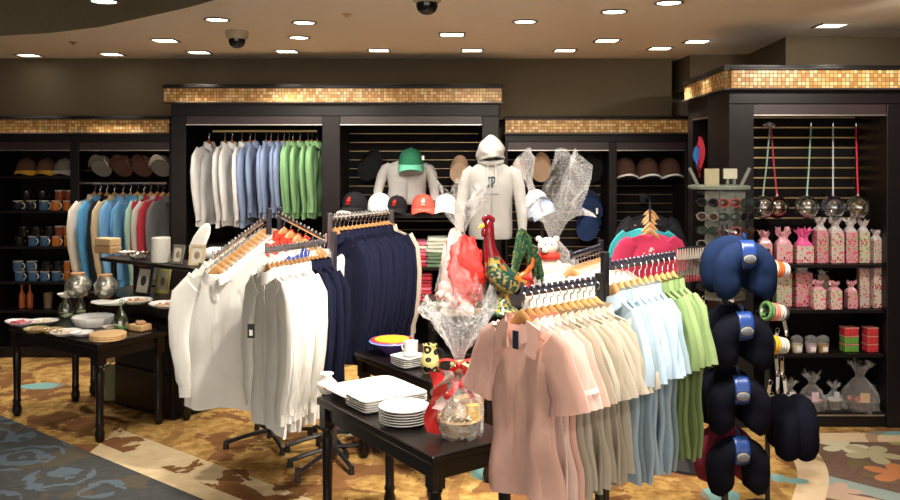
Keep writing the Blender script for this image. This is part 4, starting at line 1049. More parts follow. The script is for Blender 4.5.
fw = ('folded_white', (.72, .78, .68)); fg = ('folded_green', (.16, .26, .16)); fp = ('folded_pink', (.75, .18, .28)); fr = ('folded_red', (.55, .05, .07)); fd = ('folded_blue', (.20, .27, .38)); fk = ('folded_black', (.02, .02, .025)); fmn = ('folded_maroon', (.30, .03, .05))
stack(441, 268, .80, D2+.02, [fg, fg, fg, fg, fw, fw, fw, fw], .24, .30, .030, 'stack of green and white shirts')
stack(422, 268, .80, D2+.06, [fr, fp, fr, fp, fp, fw, fp], .15, .30, .029, 'stack of pink shirts')
stack(396, 268, .80, D2+.06, [fk, fk, fk, fk, fk, fd, fd, fd], .22, .30, .031, 'stack of blue and black shirts')
stack(421, 302, .52, D2+.02, [fr, fmn, fr, fp, fr, fmn, fr, fmn], .18, .30, .029, 'stack of red shirts')
stack(452, 302, .52, D2+.02, [fk, fg, fk, fk, fg], .2, .30, .030, 'stack of dark green shirts')

# pink tee on a waterfall arm
aT, bT = P(650, 221, 6.45), P(650, 198, 7.35)
wf = thing('waterfall_arm', 'sloping arm on the right slats with stacked hangers and the pink tee', 'rack arm', bT)
MB().loft([aT-bT, Vector((0, 0, 0)), Vector((0, .26, 0))], [(.007, .012)]*3, 4).build('arm', GUN, wf); MB().box((0, .27, -.02), (.05, .01, .09)).build('wall_plate', GUN, wf, False)
row(aT, bT, [('tee', ('raspberry', (.62, .05, .13)), 'printed raspberry pink t-shirt'), ('tee', ('turquoise', (.05, .38, .42)), 'turquoise t-shirt'), ('tee', ('tee_black', (.015, .015, .018)), 'black t-shirt'), ('tee', ('tee_black', (.015, .015, .018)), 'black t-shirt'), ('tee', ('tee_black', (.015, .015, .018)), 'black t-shirt')],
    0.0, 'front of the sloping arm on the slats', group='t-shirts on the sloping arm', hlabel='light wooden hanger', s0=.03, s1=.8)
for o in bpy.data.objects:
    if o.get('label', '').startswith('turquoise'): o.location.x -= .03
pr_ = thing('chest_print', 'pale floral print and tag on the raspberry pink t-shirt', 'print', aT+Vector((0, -.035, -.02)))
m_ = MB()
for i in range(14):
    a = i*2.4; m_.ball((.055*math.cos(a)*math.sqrt(i/14)*1.3, 0, -.235+.05*math.sin(a)*math.sqrt(i/14)), (.007, .002, .007), 6, 4)
m_.build('motif', mat('silver_print', (.70, .55, .5), .4), pr_); MB().box((.0, -.002, -.19), (.02, .002, .035), 0, Matrix.Rotation(.4, 4, 'Y')).build('tag', fabric(*CW), pr_, False)

# ------------------------------------------------------------ mugs in the left cabinet
CREAMH = mat('cream_glaze', (.80, .75, .62), .2)
def mk_mug(col):
    m_ = mat('mug_'+col[0], col[1], .2, 0, .1, 20, coat=.4)
    def mk():
        t = thing('coffee_mug', '', 'mug')
        mug_mb(.042, .080).build('body', m_, t); MB().torus((0, 0, .080), .041, .003, 22, 6).build('pale_rim', m_ if col[0] == 'black' else CREAMH, t)
        handle_mb(.042, .080).build('handle', m_ if col[0] in ('black', 'rust') else CREAMH, t); return t
    return mk
mn = ('midnight', (.012, .014, .03)); mbl = ('blue', (.05, .13, .26)); mor = ('orange', (.60, .17, .03)); mbk = ('black', (.010, .012, .012)); mru = ('rust', (.25, .06, .03))
rows = [(1.25, 0, [(18, mn), (31, mn), (44, mbl), (56, mor), (68, mor)], 'top shelf'), (1.25, 1, [(27, mbk), (43, mbk), (60, mru), (70, mru)], 'top shelf, upper layer'),
        (.945, 0, [(20, mbk), (33, mbl), (45, mbl), (57, mor), (69, mor)], 'middle shelf'), (.945, 1, [(24, mbk), (37, mbk), (50, mbk), (60, mru), (69, mor)], 'middle shelf, upper layer'),
        (.645, 0, [(20, mbl), (33, mbl), (45, mbl), (57, mbl), (69, mor)], 'bottom shelf'), (.645, 1, [(18, mbl), (32, mbl), (47, mbk), (59, mbk), (69, mor)], 'bottom shelf, upper layer')]
for z, up, lst, w in rows:
    for i, (x, c_) in enumerate(lst):
        D = D1+.09+(.055 if up and z > 1.2 else 0)
        inst(('mug', c_[0]), mk_mug(c_), '%s mug, %s from the left on the %s' % ({'midnight': 'dark navy'}.get(c_[0], c_[0]), ORD[i], w), (px(x, D), D, z+(.086 if up else 0)), -.5+R.uniform(-.2, .2), 'mugs on the '+w)
amb = mat('amber_glass', (.40, .10, .03), .15)
for i, (x, y, m_) in enumerate(((22, 318, amb), (30, 318, amb), (48, 318, mat('clay_tumbler', (.20, .13, .08), .4)))):
    D = D1+.15
    if i < 2: single('glass_bottle', 'bottle', MB().lathe([(.001, 0), (.025, 0), (.027, .01), (.027, .11), (.010, .15), (.009, .19), (.012, .19), (.012, .20), (.001, .20)], n=18), m_, 'amber bottle, %s of the pair on the lowest mug shelf' % ('left', 'right')[i], (px(x, D), D, .401), 0, 'amber bottles on the lowest shelf')
    else: single('tumbler', 'tumbler', MB().lathe([(.001, 0), (.032, 0), (.038, .13), (.034, .13), (.03, .01), (.001, .01)], n=20), m_, 'brown tumbler on the lowest mug shelf', (px(x, D), D, .401))

# ------------------------------------------------------------ left tables
MERC = None
def mercury():
    m, nt, b = newmat('mercury_glass'); n1 = noise(30, 5, rough=.7)
    nt.links.new(ramp(n1.outputs[0], [(.35, (.20, .20, .16)), (.55, (.55, .55, .48)), (.75, (.75, .76, .72))]).k, b.inputs['Base Color'])
    b.inputs['Metallic'].default_value = .75; b.inputs['Roughness'].default_value = .22; bump(b, n1.outputs[0], .003); return m
MERC = mercury(); CORK = mat('cork', (.40, .22, .10), .9, 0, .3, 80)
def urn(r=.078):
    return lambda: MB().lathe([(.001, 0), (r*.55, 0), (r*.85, r*.25), (r, r*.75), (r*.97, r*1.15), (r*.7, r*1.55), (r*.52, r*1.68), (r*.5, r*1.74), (.001, r*1.74)], n=30)
for i, (x, r) in enumerate(((78, .088), (106, .082))):
    one('mercury_glass_jar', 'jar', [('body', urn(r), MERC), ('cork_lid', lambda r=r: MB().lathe([(.001, r*1.72), (r*.5, r*1.72), (r*.54, r*1.9), (.001, r*1.92)], n=20), CORK)],
        'round silvery glass jar with cork lid, the %s' % ('left larger one', 'right smaller one')[i], onz(x, 297, .747), 0, 'silver jars on the second table')
def food(r, z, n, seed, cols): # shells and dried things on plates
    rr = random.Random(seed); m_ = MB()
    for i in range(n):
        a = rr.uniform(0, 6.28); q = r*rr.random()**.5; s_ = rr.uniform(.008, .016)
        m_.ball((q*math.cos(a), q*math.sin(a), z+s_*.5), (s_, s_*rr.uniform(.5, 1), s_*.7), 8, 5)
    return m_
SHL = mat('potpourri_mix', (.45, .26, .14), .7, 0, .7, 60); SHP = mat('pale_shells', (.72, .58, .44), .6, 0, .4, 60)
def dish(label, loc, r, fill=None, m_=PORC, sc2=1, rz=0, seed=1, group=None):
    t = thing('serving_dish', label, 'dish', loc, rz, group)
    o = MB().lathe(plate_prof(r, .022), n=30).build('plate', m_, t); o.scale = (1, sc2, 1)
    if fill: food(r*.6, .010, 26, seed, None).build('shell_filling', fill, t)
    return t
olv = mat('olive_ceramic', (.38, .33, .14), .3, 0, .3, 40); bam = mat('bamboo', (.62, .40, .18), .45, 0, .3, 30)
dish('oval white platter with red marks at the far left table corner', onz(21, 325, .602), .13, mat('red_candies', (.55, .08, .12), .4), PORC, .6, -.5, 2)
dish('white dish with pale trinkets beside the oval platter', onz(43, 324, .602), .10, SHP, PORC, .8, 0, 3)
dish('olive plate holding bits at the front of the left table', onz(36, 332, .602), .075, SHL, olv, 1, 0, 4)
dish('second olive plate, right of the first, near the front edge', onz(53, 333, .602), .07, SHL, olv, 1, 0, 5)
dish('small white plate with shells at the front edge', onz(66, 335, .602), .095, SHP, PORC, 1, 0, 6)
dish('small white plate right of the shell plate', onz(82, 336, .602), .07, None, PORC, 1, 0, 7)
for k in range(3): single('round_wood_board', 'board', MB().lathe([(.001, 0), (.105, 0), (.11, .006), (.105, .012), (.001, .012)], n=32), bam, 'round bamboo board, %s from the bottom at the front corner' % ORD[k], onz(104, 341, .601)+Vector((0, .06, .0125*k)), 0, 'bamboo boards at the front corner')
def mk_wedding():
    t = thing('scalloped_cake_bowl', '', 'bowl')
    MB().lathe([(.001, 0), (.11, 0), (.125, .03), (.132, .055), (.13, .06), (.115, .062), (.001, .066)], n=48, jag=lambda u, v, r, z: (r*(1+.03*math.sin(u*2*PI*16)), z)).build('bowl', PORC, t)
    return t
place(mk_wedding, 'wed', 'large white fluted covered bowl in the middle of the left table', onz(93, 325, .602), 0)
dish('dish of brown potpourri in front of the fluted bowl', onz(112, 330, .602), .06, SHL, PORC, 1, 0, 9)
GREENG = glassmat('green_clear_glass', (.75, .92, .80), .04, .75)
def bottle(label, loc, r, h, fill, group=None):
    t = thing('stoppered_bottle', label, 'bottle', loc, 0, group)
    MB().lathe([(.001, 0), (r*.8, 0), (r, h*.12), (r, h*.38), (r*.5, h*.6), (r*.25, h*.72), (r*.25, h*.86), (r*.36, h*.9), (r*.2, h*.9)], n=22).build('glass_body', GREENG, t)
    MB().ball((0, 0, h*.95), r*.3, 12, 8).build('stopper', GREENG, t); food(r*.7, .012, 22, int(h*1000), None).build('potpourri', fill, t)
bottle('clear stoppered bottle of green sprigs near the table corner', onz(121, 331, .602), .045, .20, mat('green_sprigs', (.12, .25, .08), .8, 0, .5, 60))
bottle('clear stoppered bottle of tan potpourri left of the fluted bowl', onz(66, 318, .602)+Vector((0, .0, 0)), .05, .20, SHP)
bottle('slim clear bottle behind the fluted bowl', onz(81, 314, .602), .038, .17, SHP)
t = thing('wooden_box', 'round-cornered wooden box with shells at the right of the left table', 'box', onz(140, 330, .602), -.5)
MB().box((0, 0, .02), (.12, .09, .04)).build('box_body', bam, t, False, .006); food(.04, .042, 18, 4, None).build('shell_filling', SHL, t)
dish('wide white plate of shells on the second table, right of the jars', onz(136, 303, .747), .12, SHL, PORC, .8, -.5, 12)
dish('white plate of brown shells at the right end of the second table', onz(167, 307, .747), .13, SHL, PORC, .8, -.5, 13)
t = thing('fish_platter', 'long white platter with raised end in front of the right jar', 'platter', onz(108, 305, .747), -.55)
MB().loft(L((-.15, 0, .012), (-.10, 0, .014), (0, 0, .016), (.08, 0, .022), (.12, 0, .03), (.15, 0, .028)), [(.02, .006), (.06, .012), (.07, .014), (.05, .02), (.04, .022), (.01, .01)], 16).build('body', PORC, t)
t = dish('white shell dish at the left end of the second table', onz(68, 297, .747), .07, SHP, PORC, .8, .2, 14)
# frames
def frame(label, loc, w, h, fm_, pm_, rz=0, lean=-.22, name='picture_frame', sc3=1):
    t = thing(name, label, 'picture frame', loc, rz); t.rotation_euler = (lean, 0, rz)
    m_ = MB(); e = .018
    m_.bx(-w/2, w/2, 0, .014, 0, e); m_.bx(-w/2, w/2, 0, .014, h-e, h); m_.bx(-w/2, -w/2+e, 0, .014, e, h-e); m_.bx(w/2-e, w/2, 0, .014, e, h-e)
    m_.build('frame', fm_, t, False, .002); MB().bx(-w/2+e, w/2-e, .006, .010, e, h-e).build('mat_board', mat('ivory_board', (.55, .52, .42), .6), t, False)
    MB().ball((0, .004, h*.5), (w*.18, .003, h*.18), 14, 8).build('picture', pm_, t); return t
slv = mat('pewter', (.42, .40, .34), .3, .7); pic = mat('picture_brown', (.25, .18, .12), .5, 0, .5, 60)
rr0 = math.atan2(ta[1], ta[0])
frame('dark upright frame beneath the riser at its middle', onz(128, 297, .747)+Vector((tb[0], tb[1], 0))*.1, .15, .20, BLACK, mat('dark_picture', (.03, .03, .035), .3), rr0+.1)
frame('ivory frame with yellow edge beneath the riser', onz(156, 294, .747)+Vector((tb[0], tb[1], 0))*.04, .11, .17, mat('yellow_frame', (.55, .50, .14), .4), pic, rr0+.25)
frame('dark green frame partly behind the yellow-edged one', onz(146, 292, .747)+Vector((tb[0], tb[1], 0))*.10, .10, .17, mat('green_frame', (.03, .10, .07), .4), pic, rr0-.1)
ZR = 1.001
frame('left of two pewter frames on the riser', onz(176, 264, ZR), .095, .13, slv, pic, rr0+.15)
frame('right of two pewter frames on the riser, tan edge', onz(193, 266, ZR)+Vector((tb[0], tb[1], 0))*.02, .115, .14, mat('tan_frame', (.50, .40, .24), .4), pic, rr0+.35)
t = thing('white_canister', 'white textured cylinder vase standing on the riser', 'vase', onz(161, 262, ZR))
MB().lathe([(.001, 0), (.060, 0), (.062, .004), (.062, .165), (.058, .168), (.055, .16), (.052, .01), (.001, .01)], n=44, jag=lambda u, v, r, z: (r*(1+.02*math.sin(u*2*PI*12+v*14)), z)).build('body', mat('textured_white', (.62, .62, .56), .55, 0, .2, 50, .006, 60), t)
for k in range(2):
    o = MB().box((0, 0, .03+.0), (.20-.02*k, .10, .055)).build('wooden_trinket_box', mat('tan_box', (.42, .27, .13), .5) if k == 0 else mat('light_tan_box', (.56, .38, .20), .5), None, False, .008)
    o.location = onz(103, 254, ZR)+Vector((tb[0], tb[1], 0))*.04+Vector((.0, 0, .058*k)); o.rotation_euler = (0, 0, rr0+.05*k); tag(o, ('darker tan box at the left end of the riser', 'lighter tan box on top of the darker one')[k], 'box')
t = thing('glass_dish', 'low clear glass dish catching light beside the white cylinder', 'dish', onz(139, 259, ZR))
MB().lathe([(.001, 0), (.05, 0), (.075, .03), (.08, .045), (.074, .043), (.05, .008), (.001, .006)], n=28).build('bowl', glassmat('bright_glass', (.9, .95, 1), .05, .5), t); food(.045, .01, 14, 8, None).build('shell_filling', SHP, t)
dish('tan shell dish between the trinket boxes and glass dish', onz(121, 256, ZR)+Vector((.02, .06, 0)), .06, SHP, PORC, .8, 0, 15)
t = thing('oval_platter', 'tall white oval platter leaning upright on the riser', 'platter', onz(182, 258, ZR)+Vector((.03, .12, 0)), rr0); t.rotation_euler = (-.25, .42, rr0+.2)
MB().loft(L((0, .0, 0), (0, 0, .012), (0, 0, .05), (0, 0, .13), (0, 0, .21), (0, 0, .25), (0, 0, .262)), [(.012, .005), (.035, .008), (.055, .010), (.062, .010), (.05, .010), (.025, .008), (.006, .004)], 20, (0, 1, 0)).build('body', PORC, t)
MB().loft(L((0, -.009, .03), (0, -.012, .13), (0, -.009, .235)), [(.02, .003), (.042, .003), (.015, .003)], 16, (0, 1, 0)).build('inner_face', mat('cream_glaze_inner', (.66, .66, .60), .2), t)
t = thing('wrapped_cushion', 'plastic-wrapped white patterned cushion at the right end of the riser', 'cushion', onz(207, 262, ZR)+Vector((.03, .12, .045)), rr0+.5)
MB().loft(L((-.13, 0, 0), (-.12, 0, 0), (-.05, 0, 0), (.05, 0, 0), (.12, 0, 0), (.13, 0, 0)), [(.07, .008), (.09, .02), (.105, .04), (.105, .04), (.09, .02), (.07, .008)], 20, (0, 0, 1), True, .6).build('cover', mat('white_print_cloth', (.62, .62, .60), .4, 0, .5, 45), t)
for k in range(3): single('stacked_coaster', 'coaster', MB().lathe([(.001, 0), (.05, 0), (.05, .009), (.001, .009)], n=24), slv, 'grey coaster, %s from the bottom at the riser end' % ORD[k], onz(205, 267, ZR)+Vector((0, .03, .0095*k)), 0, 'grey coasters on the riser')
bag = thing('paper_bag', 'olive paper carrier standing on the floor beneath the left tables', 'bag', onz(115, 399, 0), .2)
MB().box((0, 0, .12), (.13, .08, .24)).build('bag_body', mat('olive_paper', (.16, .16, .08), .7), bag, False, .004)
m_ = MB()
for s_ in (-.03, .03): m_.torus((0, s_, .24), .035, .003, 14, 6, Matrix.Rotation(PI/2, 4, 'X'), 0, PI)
m_.build('bag_handle', mat('cord', (.3, .28, .2), .8), bag)

# ------------------------------------------------------------ right cabinet goods
def giftmat(name, base, dots, sc_=60):
    m, nt, b = newmat(name); tc = nt.nodes.new('ShaderNodeTexCoord')
    vo = nt.nodes.new('ShaderNodeTexVoronoi'); vo.inputs['Scale'].default_value = sc_; nt.links.new(tc.outputs['Object'], vo.inputs['Vector'])
    sp = nt.nodes.new('ShaderNodeSeparateColor'); nt.links.new(vo.outputs['Color'], sp.inputs[0])
    f = S(vo.outputs['Distance']).lt(.46)*S(sp.outputs[0]).gt(.35)
    nt.links.new(mixc(f, base, ramp(sp.outputs[1], [(0, dots), (.5, tuple(min(1, q*1.6+.08) for q in dots)), (.8, (.30, .42, .12))], True)).k, b.inputs['Base Color'])
    b.inputs['Roughness'].default_value = .25; b.inputs['Coat Weight'].default_value = .4; return m
GP = [giftmat('white_floral_wrap', (.72, .58, .52), (.50, .05, .10)), giftmat('pink_floral_wrap', (.70, .34, .38), (.45, .02, .06)), giftmat('pale_green_wrap', (.58, .58, .42), (.55, .10, .14)), giftmat('cream_wrap', (.62, .50, .44), (.40, .06, .06), 90)]
def mk_giftbag(w, h, d, m_, tuft, tcol):
    def mk():
        t = thing('wrapped_gift_bag', '', 'gift bag')
        MB().box((0, 0, h/2), (w, d, h)).build('wrapped_box', m_, t, False, .004)
        rr = random.Random(int(w*1000+h*100)); j = [[rr.uniform(-1, 1) for _ in range(24)] for _ in range(8)]
        def fn(u, v):
            a = u*2*PI; r = [.98, .86, .62, .50, .62, .80, .95][int(round(v*6))]
            c_, s_ = math.cos(a), math.sin(a); q = .5 if v < .3 else 1
            k = 1+.28*j[int(v*6)][int(u*24) % 24]*v
            return (w/2*r*math.copysign(abs(c_)**q, c_)*k, d/2*r*math.copysign(abs(s_)**q, s_)*k, h+tuft*v*(1+.25*j[7][int(u*24) % 24]*v))
        MB().grid(fn, 24, 6, True).build('gathered_top', tcol, t, False); return t
    return mk
PTOP = mat('pink_gathered_film', (.72, .36, .42), .25, 0, .35, 60, spec=.8); WTOP = mat('clear_gathered_film', (.62, .56, .56), .15, 0, .5, 70, spec=1)
def gb(x, yb, D, w, h, m_, tuft, top, label, group):
    z = HC-(yb-HY)/F*D; d = min(w, .08)
    inst(('gb', w, h, m_.name, top.name), mk_giftbag(w, h, d, m_, tuft, top), label, (px(x, D), D, z), R.uniform(-.12, .12), group)
s1 = HC-(1.034); Dg = D3+.10
yb1 = HY+(HC-1.036)*F/Dg; yb2 = HY+(HC-.748)*F/Dg
lab = ['left end of the upper gift shelf', 'upper gift shelf']
for i, (x, w, h, mi, tf, tp, ww) in enumerate(((764, .085, .13, 1, .07, PTOP, 'pink floral gift bag with pink gathered top'), (783, .10, .12, 1, .09, PTOP, 'pink gift bag with tall gathered top'), (803, .11, .11, 0, .10, mat('hot_pink_film', (.85, .12, .35), .3, 0, .3, 50), 'white floral gift bag with hot pink tissue'),
        (820, .075, .21, 1, .07, WTOP, 'tall pink floral gift box in clear wrap'), (835, .085, .20, 0, .08, WTOP, 'tall white floral gift box in clear wrap'), (850, .075, .20, 1, .08, WTOP, 'tall pink and white gift box in clear wrap'), (863, .065, .20, 2, .07, WTOP, 'tall pale green floral gift box in clear wrap'), (876, .065, .15, 3, .06, WTOP, 'shorter cream floral gift box at the right end'))):
    gb(x, yb1, Dg, w, h, GP[mi], tf, tp, '%s, %s from left, upper shelf' % (ww, ORD[i]), 'gifts on the upper gift shelf')
for i, (x, w, h, mi, tf, tp, dd, ww) in enumerate(((782, .10, .22, 2, .05, WTOP, .06, 'tall pale green floral package'), (802, .11, .22, 1, .04, WTOP, .05, 'tall broad pink floral package'), (822, .07, .19, 3, .03, WTOP, .12, 'cream package behind two small ones'), (818, .075, .125, 0, .05, PTOP, -.05, 'small white striped package with pink top'), (834, .075, .12, 0, .05, PTOP, -.05, 'small white floral package with pink top'), (851, .065, .11, 1, .06, PTOP, -.03, 'small pink package with red top'), (863, .06, .25, 3, .03, PTOP, 0, 'very tall cream floral package'), (876, .06, .25, 0, .03, PTOP, 0, 'very tall white floral package'))):
    D = Dg+dd; gb(x, HY+(HC-.748)*F/D, D, w, h, GP[mi], tf, tp, '%s, %s from left, lower shelf' % (ww, ORD[i]), 'gifts on the lower gift shelf')
def candle(x, D, z, m_, label, h=.075, r=.033):
    t = one('candle_jar', 'candle jar', [('cup', lambda: MB().lathe([(.001, 0), (r*.8, 0), (r, h*.6), (r, h*.62), (.001, h*.62)], n=18), m_), ('clear_lid', lambda: MB().lathe([(r*1.0, h*.62), (r*1.02, h*1.1), (r*.4, h*1.25), (.001, h*1.3)], n=18), CELLO), ('paper_label', lambda: MB().box((0, -r*1.0, h*.3), (r*.9, .003, h*.34)), fabric('cap_white', (.7, .7, .66)))],
            label, (px(x, D), D, z), 0, 'candle jars on the third shelf')
for i, (x, c_, w) in enumerate(((773, (.55, .30, .30), 'pinkish'), (797, (.72, .68, .50), 'pale cream'), (811, (.55, .42, .50), 'mauve'), (823, (.40, .25, .12), 'brown'))):
    candle(x, Dg-.03, .466, mat('candle_'+w.replace(' ', '_'), c_, .4), '%s wrapped candle jar, %s from left, third shelf' % (w, ORD[i]), .085, .036)
for col, (x, cs, w) in enumerate(((849, ((.15, .35, .06), (.15, .35, .06), (.65, .05, .06)), 'green'), (870, ((.55, .05, .06), (.55, .05, .06), (.65, .05, .06)), 'red'))):
    for k, c_ in enumerate(cs):
        t = thing('candy_tin', '%s tin, %s from the bottom of the %s pile on the third shelf' % ('red' if c_[0] > .4 else 'green', ORD[k], ('left', 'right')[col]), 'tin', (px(x, Dg), Dg, .465+.053*k), .1, '%s pile of tins' % ('left', 'right')[col])
        MB().box((0, 0, .022), (.095-.02*col, .07, .044)).build('box', mat('tin_%s' % ('red' if c_[0] > .4 else 'green'), c_, .25, 0, .6, 90), t, False, .006); MB().box((0, 0, .048), (.098-.02*col, .073, .008)).build('lid', mat('tin_lid', (.7, .25, .2), .3, 0, .4, 60), t, False, .002)
for i, (x, r, cs, w) in enumerate(((790, .06, ((.5, .05, .08), (.6, .55, .5)), 'small red and white'), (812, .075, ((.55, .20, .32), (.7, .5, .55)), 'mauve-labelled'), (834, .055, ((.75, .75, .78), (.5, .5, .55)), 'bright white'), (860, .10, ((.5, .10, .08), (.65, .42, .2)), 'large round red and tan'))):
    D = Dg+.02
    ins = [('basket', basket(r*.9, .05), mat('dark_basket', (.10, .05, .03), .7, 0, .4, 60)), ('goods', food(r*.72, .05, 26, i+3, None), mat('goods_%d' % i, cs[0], .4, 0, .8, 50)), ('card', MB().box((0, -r*.7, .085), (r*.6, .004, .06)), mat('card_%d' % i, cs[1], .5))]
    gb_ = gift('%s gift basket in clear wrap, %s from left, bottom shelf' % (w, ORD[i]), (px(x, D), D, .092), r*1.1, r*2.0, r*.25, r*3.0, r*.7, 40+i, ins)
# globes
def mk_globe(i):
    tint = [(.80, .90, .95), (.75, .25, .20), (.80, .92, .88), (.55, .65, .90), (.92, .88, .80)][i]
    rc = [(.35, .50, .42), (.45, .03, .05), (.35, .50, .42), (.42, .48, .50), (.60, .03, .06)][i]
    def mk():
        t = thing('glass_globe', '', 'ornament')
        MB().ball((0, 0, 0), .076, 26, 16).build('globe', glassmat('tinted_globe_%d' % i, tint, .03, .60), t)
        MB().cyl((0, 0, .072), (0, 0, .086), .012, .009).build('cap', CHROME, t)
        return t
    return mk
for i, (x, w, xt) in enumerate(((763, 'clear bluish', 770), (777, 'red', 771), (807, 'clear green-tinted', 811), (833, 'blue-tinted', 833), (858, 'clear amber-tinted', 856))):
    D = D3+.12+(.07 if i == 1 else 0)
    p = P(x, 207, D); inst(('gl', i), mk_globe(i), '%s glass globe, %s from the left, hanging on a long ribbon' % (w, ORD[i]), p, 0)
    q = P(xt, 126, D3+.40)
    o = MB().loft([Vector((0, 0, .084)), (q-p)*.5, q-p], [(.005, .0015)]*3, 6).build('hanging_ribbon', mat('ribbon_%d' % i, [(.35, .50, .42), (.45, .03, .05), (.35, .55, .42), (.50, .56, .58), (.65, .03, .06)][i], .5))
    o.location = p; tag(o, '%s ribbon holding the %s globe, %s from the left' % (('grey-green', 'dark red', 'green', 'silver', 'bright red')[i], w, ORD[i]), 'ribbon')
    single('slat_peg', 'peg', MB().cyl((0, 0, 0), (0, .03, 0), .006).cyl((0, 0, -.005), (0, 0, .02), .006), CHROME, 'chrome peg in the slats holding the %s globe' % w, q)
single('white_bow', 'bow', ribbon_bow(.014, .03), mat('pale_bow', (.6, .5, .55), .5), 'small pale bow at the top of the left ribbons', P(768, 124, D3+.37))

# ------------------------------------------------------------ sunglasses stand
spx, spD = 1.62, 5.18
sg = thing('sunglasses_stand', 'upright rotating display stand hung with sunglasses', 'display stand', (spx, spD, 0))
PGR = mat('greyed_panel', (.17, .18, .155), .5); DKF = mat('stand_black', (.02, .02, .02), .35)
MB().lathe([(.001, 0), (.2, 0), (.2, .02), (.03, .03), (.001, .03)], n=30).build('base', DKF, sg); MB().cyl((0, 0, .03), (0, 0, 1.53), .02).build('pole', DKF, sg)
MB().lathe([(.001, 1.53), (.18, 1.53), (.182, 1.545), (.17, 1.55), (.001, 1.55)], n=30).build('top_disc', mat('green_grey_disc', (.20, .24, .19), .3), sg)
for k in range(3):
    M = Matrix.Rotation(-.55+.55*k, 4, 'Z'); c = M @ Vector((0, -.155, 1.20))
    MB().box(c, (.085, .008, .64), mtx=M).build('panel', PGR, sg, False)
    if k < 2:
        M2 = Matrix.Rotation(-.275+.55*k, 4, 'Z'); MB().box(M2 @ Vector((0, -.155, 1.20)), (.016, .014, .66), mtx=M2).build('rib', DKF, sg, False)
MB().box((-.05, -.02, 1.60), (.085, .02, .10)).build('sign_card', mat('sign_beige', (.40, .36, .22), .6), sg, False); MB().box((.06, -.02, 1.62), (.08, .02, .06)).build('white_card', mat('sign_pale', (.50, .48, .36), .6), sg, False)
m_ = MB(); m_.cyl((.045, -.02, 1.55), (.045, -.02, 1.60), .010); m_.cyl((.085, -.02, 1.55), (.085, -.02, 1.60), .010); m_.build('card_post', PGR, sg)
for s_ in (-1, 1): MB().box((s_*.155, -.01, 1.60), (.018, .012, .12), mtx=Matrix.Rotation(s_*.45, 4, 'Y')).build('mirror_strip', PGR, sg, False)
def mk_glasses(lc, fc):
    def mk():
        t = thing('sunglasses', '', 'sunglasses')
        f_ = MB()
        for s_ in (-1, 1):
            f_.torus((s_*.031, 0, 0), .024, .0035, 18, 6, Matrix.Rotation(PI/2, 4, 'X') @ Matrix.Diagonal((1.1, .85, 1, 1)))
            f_.loft(L((s_*.058, 0, .006), (s_*.066, .01, .006), (s_*.066, .06, .004)), [.003]*3, 6)
        f_.cyl((-.01, 0, .004), (.01, 0, .004), .0028); f_.build('frame', fc, t)
        for s_ in (-1, 1): MB().ball((s_*.031, 0, 0), (.026, .003, .020), 16, 8).build('lens', lc, t)
        return t
    return mk
lens = [mat('black_lens', (.008, .008, .01), .06), mat('brown_lens', (.06, .03, .02), .08), mat('green_lens', (.03, .05, .04), .08)]
fcs = [BLACK, mat('tortoise', (.18, .06, .03), .25, 0, .6, 80), mat('white_plastic_frame', (.25, .25, .25), .25), mat('red_plastic_frame', (.35, .05, .05), .25)]
n = 0
for rr_ in range(7):
    for k in range(3):
        M = Matrix.Rotation(-.62+.62*k, 4, 'Z'); q = M @ Vector((0, -.20, 1.455-.082*rr_)); ci = (rr_*2+k*3) % 4 if (rr_+k) % 2 else 0; li = (rr_+k) % 3
        inst(('sun', li, ci), mk_glasses(lens[li], fcs[ci]), '%s sunglasses in the %s row from the top, %s column of the stand' % (('black', 'tortoise', 'grey-framed', 'red-framed')[ci], ORD[rr_], ('left', 'middle', 'right')[k]), Vector((spx, spD, 0))+q, -.62+.62*k, 'sunglasses on the stand', scale=1.12)

